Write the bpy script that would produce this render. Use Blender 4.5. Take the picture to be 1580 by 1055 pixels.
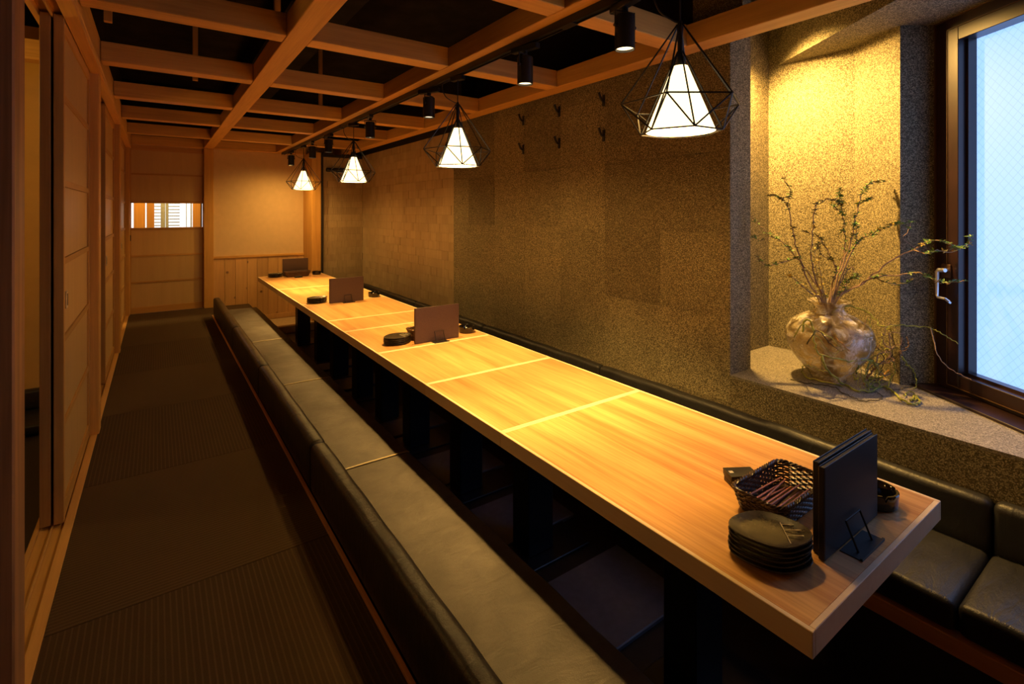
import bpy, bmesh, math, random
from mathutils import Vector, Matrix
random.seed(7)
S = bpy.context.scene
C = S.collection
for o in list(bpy.data.objects):
    bpy.data.objects.remove(o)

# ------------------------------------------------------------------ camera
EYE = 1.2                       # eye height above the aisle floor (z = 0)
YAW = math.radians(35.3)
cam = bpy.data.cameras.new('camera')
cam.sensor_width = 36.0
cam.lens = 36.0 * 775.0 / 1580.0
cam.shift_y = (327.0 - 527.5) / 1580.0
cam.clip_start = 0.02
camo = bpy.data.objects.new('camera', cam)
camo.location = (0, 0, EYE)
camo.rotation_euler = (math.pi / 2, 0, -YAW)
C.objects.link(camo)
S.camera = camo

# ------------------------------------------------------------------ world and exposure
W = bpy.data.worlds.new('world')
W.use_nodes = True
W.node_tree.nodes['Background'].inputs[0].default_value = (0.45, 0.68, 1.0, 1)
W.node_tree.nodes['Background'].inputs[1].default_value = 1.0
S.world = W
S.view_settings.view_transform = 'Standard'
S.view_settings.look = 'None'
S.view_settings.gamma = 1.0
S.view_settings.use_curve_mapping = False
S.view_settings.exposure = 0.3

WARM = (1.0, 0.56, 0.14)       # colour of the lamps
LAMP_W = 9.0                   # bulb in each pendant
SHADE_E = 2.4                   # glow of the lamp shades
SPOT_W = 188.0                   # ordinary track spots
NICHE_W = 240.0                  # the spot turned to the niche
DAY = (0.235, 0.41, 0.86)         # daylight behind the frosted window
DAY_E = 1.58

# ------------------------------------------------------------------ materials
def newmat(name):
    m = bpy.data.materials.new(name)
    m.use_nodes = True
    nt = m.node_tree
    return m, nt, nt.nodes['Principled BSDF']

def N(nt, t, **kw):
    n = nt.nodes.new(t)
    for k, v in kw.items():
        setattr(n, k, v)
    return n

def ramp(nt, fac, stops):
    r = N(nt, 'ShaderNodeValToRGB')
    e = r.color_ramp.elements
    while len(e) < len(stops):
        e.new(0.5)
    for i, (p, c) in enumerate(stops):
        e[i].position = p
        e[i].color = (c[0], c[1], c[2], 1)
    nt.links.new(fac, r.inputs[0])
    return r.outputs[0]

def coords(nt, scale=(1, 1, 1), rand=True):
    tc = N(nt, 'ShaderNodeTexCoord')
    v = tc.outputs['Object']
    if rand:
        oi = N(nt, 'ShaderNodeObjectInfo')
        mu = N(nt, 'ShaderNodeMath', operation='MULTIPLY')
        mu.inputs[1].default_value = 17.0
        nt.links.new(oi.outputs['Random'], mu.inputs[0])
        ad = N(nt, 'ShaderNodeVectorMath', operation='ADD')
        nt.links.new(v, ad.inputs[0])
        nt.links.new(mu.outputs[0], ad.inputs[1])
        v = ad.outputs[0]
    mp = N(nt, 'ShaderNodeMapping')
    mp.inputs['Scale'].default_value = scale
    nt.links.new(v, mp.inputs['Vector'])
    return mp.outputs[0]

def noise(nt, vec, scale, detail=3, rough=0.55, dist=0.0):
    n = N(nt, 'ShaderNodeTexNoise')
    n.inputs['Scale'].default_value = scale
    n.inputs['Detail'].default_value = detail
    n.inputs['Roughness'].default_value = rough
    n.inputs['Distortion'].default_value = dist
    nt.links.new(vec, n.inputs['Vector'])
    return n.outputs['Fac']

def bump(nt, bs, h, strength=0.2, dist=0.002):
    b = N(nt, 'ShaderNodeBump')
    b.inputs['Strength'].default_value = strength
    b.inputs['Distance'].default_value = dist
    nt.links.new(h, b.inputs['Height'])
    nt.links.new(b.outputs[0], bs.inputs['Normal'])

def m_plain(name, col, rough=0.5, metal=0.0, spec=0.5, var=0.12, vs=30):
    m, nt, bs = newmat(name)
    v = coords(nt)
    f = noise(nt, v, vs)
    a = tuple(c * (1 - var) for c in col)
    b = tuple(min(1, c * (1 + var)) for c in col)
    nt.links.new(ramp(nt, f, [(0.3, a), (0.7, b)]), bs.inputs['Base Color'])
    bs.inputs['Roughness'].default_value = rough
    bs.inputs['Metallic'].default_value = metal
    bs.inputs['Specular IOR Level'].default_value = spec
    return m

def m_wood(name, dark, light, axis, rough=0.5, fine=1.0, contrast=1.0, spec=0.4, knots=False):
    m, nt, bs = newmat(name)
    sc = [26.0 * fine] * 3
    sc['XYZ'.index(axis)] = 1.3 * fine
    v = coords(nt, tuple(sc))
    f1 = noise(nt, v, 1.0, 5, 0.6, 0.6)
    sc2 = [160.0] * 3
    sc2['XYZ'.index(axis)] = 4.0
    v2 = coords(nt, tuple(sc2))
    f2 = noise(nt, v2, 1.0, 2, 0.5)
    mx = N(nt, 'ShaderNodeMix', data_type='FLOAT')
    mx.inputs[0].default_value = 0.3
    nt.links.new(f1, mx.inputs[2])
    nt.links.new(f2, mx.inputs[3])
    lo, hi = 0.5 - 0.2 / contrast, 0.5 + 0.2 / contrast
    col = ramp(nt, mx.outputs[0], [(lo, dark), (hi, light)])
    # each board a slightly different tone
    oi = N(nt, 'ShaderNodeObjectInfo')
    hs = N(nt, 'ShaderNodeHueSaturation')
    mr = N(nt, 'ShaderNodeMapRange')
    mr.inputs['To Min'].default_value = 0.86
    mr.inputs['To Max'].default_value = 1.12
    nt.links.new(oi.outputs['Random'], mr.inputs['Value'])
    nt.links.new(mr.outputs[0], hs.inputs['Value'])
    nt.links.new(col, hs.inputs['Color'])
    out = hs.outputs[0]
    if knots:
        vk = coords(nt, (5, 5, 5))
        vo = N(nt, 'ShaderNodeTexVoronoi')
        vo.inputs['Scale'].default_value = 1.0
        nt.links.new(vk, vo.inputs['Vector'])
        kr = ramp(nt, vo.outputs['Distance'], [(0.05, (0.25, 0.2, 0.2)), (0.11, (1, 1, 1))])
        mm = N(nt, 'ShaderNodeMix', data_type='RGBA', blend_type='MULTIPLY')
        mm.inputs[0].default_value = 1.0
        nt.links.new(out, mm.inputs[6])
        nt.links.new(kr, mm.inputs[7])
        out = mm.outputs[2]
    nt.links.new(out, bs.inputs['Base Color'])
    bs.inputs['Roughness'].default_value = rough
    bs.inputs['Specular IOR Level'].default_value = spec
    bump(nt, bs, mx.outputs[0], 0.15, 0.001)
    return m

def m_grain(name, dark, mid, light, scale=260.0):
    """granular vermiculite wall covering: fine chips of different tone"""
    m, nt, bs = newmat(name)
    v = coords(nt)
    vo = N(nt, 'ShaderNodeTexVoronoi')
    vo.inputs['Scale'].default_value = scale
    nt.links.new(v, vo.inputs['Vector'])
    sp = N(nt, 'ShaderNodeSeparateColor')
    nt.links.new(vo.outputs['Color'], sp.inputs[0])
    col = ramp(nt, sp.outputs[0], [(0.0, dark), (0.55, mid), (1.0, light)])
    big = noise(nt, v, 6.0, 3)
    oi = N(nt, 'ShaderNodeObjectInfo')
    mr = N(nt, 'ShaderNodeMapRange')
    mr.inputs['To Min'].default_value = 0.8
    mr.inputs['To Max'].default_value = 1.1
    nt.links.new(oi.outputs['Random'], mr.inputs['Value'])
    hs = N(nt, 'ShaderNodeHueSaturation')
    m2 = N(nt, 'ShaderNodeMapRange')
    m2.inputs['To Min'].default_value = 0.82
    m2.inputs['To Max'].default_value = 1.18
    nt.links.new(big, m2.inputs['Value'])
    mu = N(nt, 'ShaderNodeMath', operation='MULTIPLY')
    nt.links.new(mr.outputs[0], mu.inputs[0])
    nt.links.new(m2.outputs[0], mu.inputs[1])
    nt.links.new(mu.outputs[0], hs.inputs['Value'])
    nt.links.new(col, hs.inputs['Color'])
    nt.links.new(hs.outputs[0], bs.inputs['Base Color'])
    bs.inputs['Roughness'].default_value = 0.75
    bs.inputs['Specular IOR Level'].default_value = 0.35
    bump(nt, bs, sp.outputs[1], 0.5, 0.002)
    return m

def m_carpet(name, col, axis):
    m, nt, bs = newmat(name)
    tc = N(nt, 'ShaderNodeTexCoord')
    sx = N(nt, 'ShaderNodeSeparateXYZ')
    nt.links.new(tc.outputs['Object'], sx.inputs[0])
    mu = N(nt, 'ShaderNodeMath', operation='MULTIPLY')
    mu.inputs[1].default_value = 2 * math.pi / 0.0155
    nt.links.new(sx.outputs[axis], mu.inputs[0])
    sn = N(nt, 'ShaderNodeMath', operation='SINE')
    nt.links.new(mu.outputs[0], sn.inputs[0])
    mr = N(nt, 'ShaderNodeMapRange')
    mr.inputs['From Min'].default_value = 0.3
    nt.links.new(sn.outputs[0], mr.inputs['Value'])
    v = coords(nt)
    f = noise(nt, v, 420.0, 2)
    mx = N(nt, 'ShaderNodeMix', data_type='FLOAT')
    mx.inputs[0].default_value = 0.45
    nt.links.new(mr.outputs[0], mx.inputs[2])
    nt.links.new(f, mx.inputs[3])
    a = tuple(c * 0.8 for c in col)
    b = tuple(c * 1.3 for c in col)
    nt.links.new(ramp(nt, mx.outputs[0], [(0.15, a), (0.85, b)]), bs.inputs['Base Color'])
    bs.inputs['Roughness'].default_value = 0.9
    bs.inputs['Specular IOR Level'].default_value = 0.15
    bump(nt, bs, mx.outputs[0], 0.5, 0.002)
    return m

def m_leather(name, col, rough=0.45):
    m, nt, bs = newmat(name)
    v = coords(nt)
    f = noise(nt, v, 7.0, 5, 0.65, 0.4)
    g = noise(nt, v, 320.0, 2)
    v3 = coords(nt, (3.2, 9.0, 3))
    w = noise(nt, v3, 1.6, 4, 0.6, 1.2)
    a = tuple(c * 0.72 for c in col)
    b = tuple(c * 1.3 for c in col)
    nt.links.new(ramp(nt, f, [(0.3, a), (0.7, b)]), bs.inputs['Base Color'])
    rr = N(nt, 'ShaderNodeMapRange')
    rr.inputs['To Min'].default_value = rough - 0.08
    rr.inputs['To Max'].default_value = rough + 0.12
    nt.links.new(w, rr.inputs['Value'])
    nt.links.new(rr.outputs[0], bs.inputs['Roughness'])
    ad = N(nt, 'ShaderNodeMath', operation='MULTIPLY_ADD')
    ad.inputs[1].default_value = 6.0
    nt.links.new(w, ad.inputs[0])
    nt.links.new(g, ad.inputs[2])
    bump(nt, bs, ad.outputs[0], 0.35, 0.0022)
    return m

def m_emit(name, col, strength):
    m, nt, bs = newmat(name)
    bs.inputs['Base Color'].default_value = (0.8, 0.8, 0.8, 1)
    bs.inputs['Emission Color'].default_value = (*col, 1)
    bs.inputs['Emission Strength'].default_value = strength
    bs.inputs['Roughness'].default_value = 0.6
    return m

M = {}
BD, BL = (0.53, 0.27, 0.06), (0.76, 0.42, 0.11)
for ax in 'XYZ':
    M['beam' + ax] = m_wood('beam_wood_' + ax.lower(), BD, BL, ax, 0.55, 0.8)
    M['door' + ax] = m_wood('door_wood_' + ax.lower(), (0.43, 0.22, 0.055), (0.59, 0.325, 0.09), ax, 0.5, 1.3)
    M['floorwood' + ax] = m_wood('sill_wood_' + ax.lower(), (0.56, 0.31, 0.09), (0.74, 0.44, 0.14), ax, 0.45, 1.0)
M['post'] = m_wood('post_wood', (0.22, 0.11, 0.045), (0.50, 0.25, 0.10), 'Z', 0.55, 0.55, 1.2)
M['panel'] = m_wood('door_panel_wood', (0.53, 0.34, 0.13), (0.64, 0.43, 0.175), 'Z', 0.5, 0.7, 0.7)
M['wains'] = m_wood('wainscot_wood', (0.50, 0.27, 0.095), (0.70, 0.42, 0.16), 'Z', 0.5, 0.8, 1.0, 0.4, True)
M['table'] = m_wood('tabletop_wood', (0.46, 0.21, 0.068), (0.72, 0.43, 0.175), 'Y', 0.34, 0.6, 1.35, 0.45)
M['band'] = m_wood('edge_band_wood', (0.78, 0.58, 0.36), (0.88, 0.70, 0.47), 'Y', 0.4, 1.4, 0.8)
M['nosing'] = m_wood('nosing_wood', (0.55, 0.24, 0.07), (0.72, 0.34, 0.11), 'Y', 0.5, 1.0)
M['plaster'] = m_plain('cream_plaster', (0.66, 0.48, 0.27), 0.85, 0, 0.2, 0.04, 14)
M['amber'] = m_plain('amber_plaster', (0.70, 0.42, 0.10), 0.85, 0, 0.2, 0.05, 8)
M['grain'] = m_grain('vermiculite', (0.05, 0.042, 0.024), (0.172, 0.145, 0.085), (0.47, 0.41, 0.26), 300)
M['grainl'] = m_grain('vermiculite_ledge', (0.09, 0.083, 0.07), (0.19, 0.17, 0.14), (0.32, 0.29, 0.24), 300)
M['grain2'] = m_grain('vermiculite_dark', (0.041, 0.034, 0.02), (0.132, 0.11, 0.064), (0.38, 0.325, 0.2), 300)
M['black'] = m_plain('black_paint', (0.012, 0.011, 0.011), 0.5)
M['blackmetal'] = m_plain('black_metal', (0.014, 0.014, 0.016), 0.38, 0.3)
M['ceil'] = m_plain('black_ceiling', (0.010, 0.009, 0.008), 0.9, 0, 0.2, 0.7, 5)
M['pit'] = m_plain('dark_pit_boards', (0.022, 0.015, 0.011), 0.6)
M['foot'] = m_plain('foot_board', (0.13, 0.13, 0.16), 0.45)
M['step'] = m_plain('pale_step', (0.50, 0.36, 0.20), 0.7)
M['carpetY'] = m_carpet('ribbed_carpet_long', (0.08, 0.051, 0.027), 0)
M['carpetX'] = m_carpet('ribbed_carpet_cross', (0.09, 0.058, 0.03), 1)
M['leather'] = m_leather('seat_leather', (0.085, 0.076, 0.072), 0.5)
M['leatherd'] = m_leather('back_leather', (0.021, 0.018, 0.017), 0.36)
M['leatherr'] = m_leather('wall_bench_leather', (0.02, 0.02, 0.022), 0.4)
M['seamlight'] = m_plain('pale_seam_highlight', (0.42, 0.34, 0.22), 0.4)  # pale tan standing in for the highlight along the bench seams
M['menu_black'] = m_plain('menu_black', (0.016, 0.016, 0.019), 0.5, 0, 0.5, 0.2, 200)
M['menu_brown'] = m_plain('menu_brown', (0.085, 0.048, 0.035), 0.45, 0, 0.5, 0.15, 200)
M['pages'] = m_plain('menu_pages', (0.05, 0.045, 0.04), 0.7)
M['plate'] = m_plain('plate_glaze', (0.034, 0.029, 0.022), 0.26, 0, 0.6, 0.4, 60)
M['platemark'] = m_plain('plate_mark', (0.70, 0.62, 0.48), 0.5)
M['ash'] = m_plain('black_glass', (0.006, 0.005, 0.005), 0.08, 0, 0.7)
M['wicker'] = m_plain('dark_wicker', (0.035, 0.017, 0.013), 0.35, 0, 0.6, 0.4, 80)
M['wicker_b'] = m_plain('brown_wicker', (0.10, 0.042, 0.02), 0.4, 0, 0.6, 0.4, 80)
M['stick'] = m_wood('chopstick_wood', (0.20, 0.07, 0.03), (0.36, 0.14, 0.06), 'X', 0.4)
M['boxb'] = m_plain('black_card', (0.015, 0.013, 0.012), 0.45)
M['tag'] = m_plain('pale_tag', (0.55, 0.5, 0.42), 0.6)
M['frame'] = m_plain('dark_brown_window_wood', (0.022, 0.009, 0.008), 0.33, 0, 0.6, 0.2, 12)
M['groove'] = m_plain('brass_seal_strip', (0.09, 0.045, 0.018), 0.5)
M['chrome'] = m_plain('brushed_steel', (0.72, 0.72, 0.72), 0.3, 0.9)
M['twig'] = m_plain('twig_bark', (0.27, 0.18, 0.12), 0.8, 0, 0.3, 0.3, 60)
M['twigy'] = m_plain('pale_twig', (0.42, 0.30, 0.10), 0.7, 0, 0.3, 0.3, 60)
M['vineg'] = m_plain('green_vine', (0.27, 0.28, 0.045), 0.6, 0, 0.4, 0.5, 25)
M['vined'] = m_plain('dark_vine', (0.075, 0.06, 0.03), 0.7, 0, 0.3, 0.5, 25)
M['vineo'] = m_plain('orange_vine', (0.36, 0.19, 0.06), 0.6, 0, 0.4, 0.5, 25)
M['leafg'] = m_plain('leaf_green', (0.10, 0.19, 0.04), 0.5, 0, 0.4, 0.4, 40)
M['leafd'] = m_plain('leaf_dark', (0.10, 0.10, 0.03), 0.5, 0, 0.4, 0.4, 40)
M['leafy'] = m_plain('leaf_yellow', (0.36, 0.28, 0.05), 0.5, 0, 0.4, 0.4, 40)
M['shade'] = m_emit('lamp_shade_glow', (1.0, 0.72, 0.33), SHADE_E)
M['lens'] = m_emit('spot_lens_glow', (1.0, 0.72, 0.36), 3.0)
M['white'] = m_plain('white_metal', (0.75, 0.77, 0.78), 0.5)
M['greyteal'] = m_plain('grey_teal_paint', (0.45, 0.55, 0.56), 0.5)
M['daywhite'] = m_emit('bright_daylight_pane', (0.85, 0.93, 1.0), 0.95)

def m_wallblocks():
    m, nt, bs = newmat('bark_tile_wallcovering')
    v = coords(nt, (1, 1, 1), False)
    sn = N(nt, 'ShaderNodeVectorMath', operation='SNAP')
    sn.inputs[1].default_value = (0.5, 0.126, 0.09)
    nt.links.new(v, sn.inputs[0])
    wn = N(nt, 'ShaderNodeTexWhiteNoise', noise_dimensions='3D')
    nt.links.new(sn.outputs[0], wn.inputs['Vector'])
    v2 = coords(nt, (90, 90, 6), False)
    f = noise(nt, v2, 1.0, 3, 0.6)
    mx = N(nt, 'ShaderNodeMix', data_type='FLOAT')
    mx.inputs[0].default_value = 0.78
    nt.links.new(wn.outputs['Value'], mx.inputs[2])
    nt.links.new(f, mx.inputs[3])
    nt.links.new(ramp(nt, mx.outputs[0], [(0.2, (0.29, 0.21, 0.115)), (0.8, (0.50, 0.38, 0.22))]), bs.inputs['Base Color'])
    bs.inputs['Roughness'].default_value = 0.7
    bump(nt, bs, f, 0.3, 0.002)
    return m
M['blocks'] = m_wallblocks()

def m_frosted():
    """frosted wired glass with daylight behind it"""
    m, nt, bs = newmat('frosted_wired_glass')
    tc = N(nt, 'ShaderNodeTexCoord')
    sx = N(nt, 'ShaderNodeSeparateXYZ')
    nt.links.new(tc.outputs['Object'], sx.inputs[0])
    p = 0.0185
    lines = []
    for sgn in (1, -1):
        a = N(nt, 'ShaderNodeMath', operation='MULTIPLY_ADD')
        a.inputs[1].default_value = sgn * 0.92
        nt.links.new(sx.outputs[2], a.inputs[0])
        nt.links.new(sx.outputs[0], a.inputs[2])
        b = N(nt, 'ShaderNodeMath', operation='PINGPONG')
        b.inputs[1].default_value = p
        nt.links.new(a.outputs[0], b.inputs[0])
        c = N(nt, 'ShaderNodeMath', operation='LESS_THAN')
        c.inputs[1].default_value = 0.0011
        nt.links.new(b.outputs[0], c.inputs[0])
        lines.append(c.outputs[0])
    mxx = N(nt, 'ShaderNodeMath', operation='MAXIMUM')
    nt.links.new(lines[0], mxx.inputs[0])
    nt.links.new(lines[1], mxx.inputs[1])
    col = ramp(nt, mxx.outputs[0], [(0.0, (1, 1, 1)), (1.0, (0.74, 0.78, 0.83))])
    mul = N(nt, 'ShaderNodeMix', data_type='RGBA', blend_type='MULTIPLY')
    mul.inputs[0].default_value = 1.0
    mul.inputs[7].default_value = (*DAY, 1)
    nt.links.new(col, mul.inputs[6])
    nt.links.new(mul.outputs[2], bs.inputs['Emission Color'])
    bs.inputs['Emission Strength'].default_value = DAY_E
    bs.inputs['Base Color'].default_value = (0.06, 0.07, 0.08, 1)
    bs.inputs['Roughness'].default_value = 0.6
    bs.inputs['Specular IOR Level'].default_value = 0.2
    tr = N(nt, 'ShaderNodeBsdfTranslucent')
    nt.links.new(col, tr.inputs[0])
    ms = N(nt, 'ShaderNodeMixShader')
    ms.inputs[0].default_value = 0.15
    out = nt.nodes['Material Output']
    nt.links.new(bs.outputs[0], ms.inputs[1])
    nt.links.new(tr.outputs[0], ms.inputs[2])
    nt.links.new(ms.outputs[0], out.inputs[0])
    return m
M['frost'] = m_frosted()

def m_vase():
    m, nt, bs = newmat('mottled_gold_glass')
    v = coords(nt)
    f = noise(nt, v, 17.0, 5, 0.7, 0.8)
    nt.links.new(ramp(nt, f, [(0.36, (0.72, 0.60, 0.36)), (0.50, (0.90, 0.80, 0.56)), (0.62, (1.0, 0.98, 0.95))]), bs.inputs['Base Color'])
    tr = N(nt, 'ShaderNodeMapRange')
    tr.inputs['From Min'].default_value = 0.42
    tr.inputs['From Max'].default_value = 0.6
    tr.inputs['To Min'].default_value = 0.97
    tr.inputs['To Max'].default_value = 0.6
    nt.links.new(f, tr.inputs['Value'])
    nt.links.new(tr.outputs[0], bs.inputs['Transmission Weight'])
    bs.inputs['Roughness'].default_value = 0.12
    bs.inputs['IOR'].default_value = 1.33
    bs.inputs['Metallic'].default_value = 0.0
    bump(nt, bs, f, 0.5, 0.006)
    return m
M['vase'] = m_vase()

def m_clear():
    m, nt, bs = newmat('clear_glass')
    out = nt.nodes['Material Output']
    t = N(nt, 'ShaderNodeBsdfTransparent')
    g = N(nt, 'ShaderNodeBsdfGlossy')
    g.inputs['Roughness'].default_value = 0.03
    ms = N(nt, 'ShaderNodeMixShader')
    ms.inputs[0].default_value = 0.06
    nt.links.new(t.outputs[0], ms.inputs[1])
    nt.links.new(g.outputs[0], ms.inputs[2])
    nt.links.new(ms.outputs[0], out.inputs[0])
    return m
M['clear'] = m_clear()

# ------------------------------------------------------------------ mesh helpers
class B:
    def __init__(self):
        self.bm = bmesh.new()
    def box(self, x0, x1, y0, y1, z0, z1, bev=0.0, seg=1):
        r = bmesh.ops.create_cube(self.bm, size=1.0)
        vs = r['verts']
        for v in vs:
            v.co = Vector(((x0 + x1) / 2 + v.co.x * (x1 - x0), (y0 + y1) / 2 + v.co.y * (y1 - y0), (z0 + z1) / 2 + v.co.z * (z1 - z0)))
        if bev > 0:
            es = list({e for v in vs for e in v.link_edges})
            bmesh.ops.bevel(self.bm, geom=es, offset=bev, segments=seg, profile=0.5, affect='EDGES')
        return self
    def prism(self, poly, z0, z1):
        bm = self.bm
        a = [bm.verts.new((x, y, z0)) for x, y in poly]
        b = [bm.verts.new((x, y, z1)) for x, y in poly]
        n = len(poly)
        bm.faces.new(a[::-1]); bm.faces.new(b)
        for i in range(n):
            bm.faces.new((a[i], a[(i + 1) % n], b[(i + 1) % n], b[i]))
        return self
    def tube(self, pts, r, n=6, cap=True):
        bm = self.bm
        pts = [Vector(p) for p in pts]
        rr = r if isinstance(r, (list, tuple)) else [r] * len(pts)
        rings = []
        up = None
        for i, p in enumerate(pts):
            t = (pts[min(i + 1, len(pts) - 1)] - pts[max(i - 1, 0)])
            if t.length < 1e-9:
                t = Vector((0, 0, 1))
            t.normalize()
            if up is None:
                up = t.orthogonal().normalized()
            else:
                up = (up - t * up.dot(t))
                up = up.normalized() if up.length > 1e-6 else t.orthogonal().normalized()
            s = t.cross(up)
            rings.append([bm.verts.new(p + (up * math.cos(2 * math.pi * k / n) + s * math.sin(2 * math.pi * k / n)) * rr[i]) for k in range(n)])
        for a, b in zip(rings, rings[1:]):
            for k in range(n):
                bm.faces.new((a[k], a[(k + 1) % n], b[(k + 1) % n], b[k]))
        if cap:
            bm.faces.new(rings[0][::-1]); bm.faces.new(rings[-1])
        return self
    def lathe(self, prof, n=32, c=(0, 0, 0), fx=1.0, fy=1.0, shape=None, closed=False):
        bm = self.bm
        rings = []
        for (r, z) in prof:
            ring = []
            for k in range(n):
                a = 2 * math.pi * k / n
                q = shape(a) if shape else 1.0
                ring.append(bm.verts.new((c[0] + r * q * math.cos(a) * fx, c[1] + r * q * math.sin(a) * fy, c[2] + z)))
            rings.append(ring)
        if closed:
            rings.append(rings[0])
        for a, b in zip(rings, rings[1:]):
            for k in range(n):
                bm.faces.new((a[k], a[(k + 1) % n], b[(k + 1) % n], b[k]))
        if not closed:
            bm.faces.new(rings[0][::-1]); bm.faces.new(rings[-1])
        return self
    def mesh(self, name, mat, smooth=True, angle=35, off=(0, 0, 0)):
        bmesh.ops.recalc_face_normals(self.bm, faces=self.bm.faces[:])
        if any(off):
            bmesh.ops.translate(self.bm, verts=self.bm.verts[:], vec=(-off[0], -off[1], -off[2]))
        me = bpy.data.meshes.new(name)
        self.bm.to_mesh(me); self.bm.free()
        me.materials.append(mat)
        if smooth:
            for p in me.polygons:
                p.use_smooth = True
            me.set_sharp_from_angle(angle=math.radians(angle))
        return me

def wloc(o):
    p = Vector(o.location)
    while o.parent:
        o = o.parent
        p += Vector(o.location)
    return p

def add(name, me, parent=None, loc=(0, 0, 0), rot=(0, 0, 0)):
    o = bpy.data.objects.new(name, me)
    o.location = loc
    o.rotation_euler = rot
    o.parent = parent
    C.objects.link(o)
    return o

def part(name, b, mat, parent, at=None, smooth=True, angle=35):
    """mesh built in world coordinates, linked as a part of parent (parents are never rotated here)"""
    pw = wloc(parent)
    at = Vector(at) if at else pw
    return add(name, b.mesh(name, mat, smooth, angle, at), parent, at - pw)

def tag(o, label, cat, group=None, kind=None):
    o['label'] = label
    o['category'] = cat
    if group: o['group'] = group
    if kind: o['kind'] = kind
    return o

def thing(name, label, cat, loc=(0, 0, 0), group=None, kind=None, rot=(0, 0, 0)):
    o = add(name, None, None, loc, rot)
    o.empty_display_size = 0.05
    return tag(o, label, cat, group, kind)

def single(name, b, mat, label, cat, at, group=None, kind=None, smooth=True, angle=35):
    o = add(name, b.mesh(name, mat, smooth, angle, at), None, at)
    return tag(o, label, cat, group, kind)

def copy_tree(o, parent=None):
    c = o.copy()
    C.objects.link(c)
    c.parent = parent
    for ch in list(o.children):
        copy_tree(ch, c)
    return c

def spline(pts, k=6):
    pts = [Vector(p) for p in pts]
    P = [2 * pts[0] - pts[1]] + pts + [2 * pts[-1] - pts[-2]]
    out = []
    for i in range(1, len(P) - 2):
        for j in range(k):
            t = j / k
            a, b, c, d = P[i - 1], P[i], P[i + 1], P[i + 2]
            out.append(0.5 * ((2 * b) + (c - a) * t + (2 * a - 5 * b + 4 * c - d) * t * t + (3 * b - a - 3 * c + d) * t ** 3))
    out.append(pts[-1])
    return out

# ------------------------------------------------------------------ dimensions
XL = -0.26                      # front of the sliding-door sill
XW = 2.27                       # granular wall
XW2 = 2.35                      # bark tile wall
YF = 7.38                       # far wall
PIT = -0.32                     # footwell floor
TZ = 0.406                      # table top
LZ = 0.41                       # window ledge
SOF = 2.053                     # soffit above the window
BZ = 1.99                       # underside of the lattice beams
CEIL = 2.75

# ------------------------------------------------------------------ floor with carpet mats, footwell
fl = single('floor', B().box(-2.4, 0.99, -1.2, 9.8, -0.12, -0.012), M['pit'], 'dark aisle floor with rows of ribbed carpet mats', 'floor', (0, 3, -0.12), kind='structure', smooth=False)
ys = [-0.91, 0.015, 0.94, 1.92, 2.86, 3.78, 4.70, 5.63, 6.55, YF]
for i in range(len(ys) - 1):
    y0, y1 = ys[i], ys[i + 1]
    part('carpet_mat', B().box(XL, 0.535 if y0 < 6.5 else 0.985, y0 + 0.001, y1 - 0.001, -0.012, 0.0, 0.001), M['carpetY' if i % 2 == 0 else 'carpetX'], fl, at=(0, (y0 + y1) / 2, -0.012))
part('bench_platform', B().box(0.535, 0.985, -1.2, 6.55, -0.012, 0.0), M['pit'], fl)
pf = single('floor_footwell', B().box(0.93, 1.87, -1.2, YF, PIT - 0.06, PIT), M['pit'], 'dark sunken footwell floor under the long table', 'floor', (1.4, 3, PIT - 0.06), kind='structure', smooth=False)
part('riser', B().box(0.965, 0.99, -1.2, YF, PIT, -0.001), M['pit'], pf)
part('riser', B().box(1.83, 1.855, -1.2, YF, PIT, -0.04), M['pit'], pf)
part('step', B().box(0.992, 1.828, 6.76, YF - 0.03, PIT, -0.232, 0.004), M['step'], pf)
part('nosing', B().box(1.815, 1.86, -1.2, 6.9, -0.04, 0.012, 0.003), M['nosing'], pf)
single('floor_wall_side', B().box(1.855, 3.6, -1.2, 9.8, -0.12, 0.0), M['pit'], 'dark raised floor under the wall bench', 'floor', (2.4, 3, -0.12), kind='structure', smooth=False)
for i, (y0, y1) in enumerate(((1.20, 1.58), (1.86, 2.19), (2.47, 2.82), (3.2, 3.45), (4.28, 4.58), (4.93, 5.15))):
    nth = ('nearest the window end', 'second from the window end', 'third from the window end', 'fourth from the window end', 'second from the far end', 'nearest the far end')[i]
    single('foot_board', B().box(1.08, 1.70, y0, y1, PIT, PIT + 0.02, 0.004), M['foot'], 'dark flat foot board in the footwell, ' + nth, 'foot board', (1.39, (y0 + y1) / 2, PIT), 'foot boards in the footwell')

# ------------------------------------------------------------------ ceiling and its timber lattice
ce = single('ceiling', B().box(-2.4, 3.7, -1.2, 9.8, CEIL, CEIL + 0.1), M['ceil'], 'black painted open ceiling above the timber lattice', 'ceiling', (1, 3, CEIL), kind='structure', smooth=False)
part('duct', B().box(0.7, 1.1, -0.5, 7.2, 2.52, CEIL, 0.02), M['ceil'], ce)
part('duct', B().box(1.5, 2.2, 0.6, 2.2, 2.5, CEIL, 0.03), M['ceil'], ce)
LONG = [(0.479, 0.584), (1.297, 1.402), (2.07, 2.185)]
for x0, x1 in LONG:
    part('lattice_beam', B().box(x0, x1, -1.1, YF - 0.002, BZ, BZ + 0.105, 0.003), M['beamY'], ce, at=((x0 + x1) / 2, 3, BZ))
CROSS = [-0.47, 0.50, 1.475, 2.43, 3.38, 4.36, 5.30, 6.30, 7.27]
bays = [(-0.238, 0.479), (0.584, 1.297), (1.402, 2.07)]
for y in CROSS:
    for x0, x1 in bays:
        part('lattice_beam', B().box(x0 + 0.0005, x1 - 0.0005, y, y + 0.105, BZ + 0.002, BZ + 0.105, 0.003), M['beamX'], ce, at=((x0 + x1) / 2, y, BZ))
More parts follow.
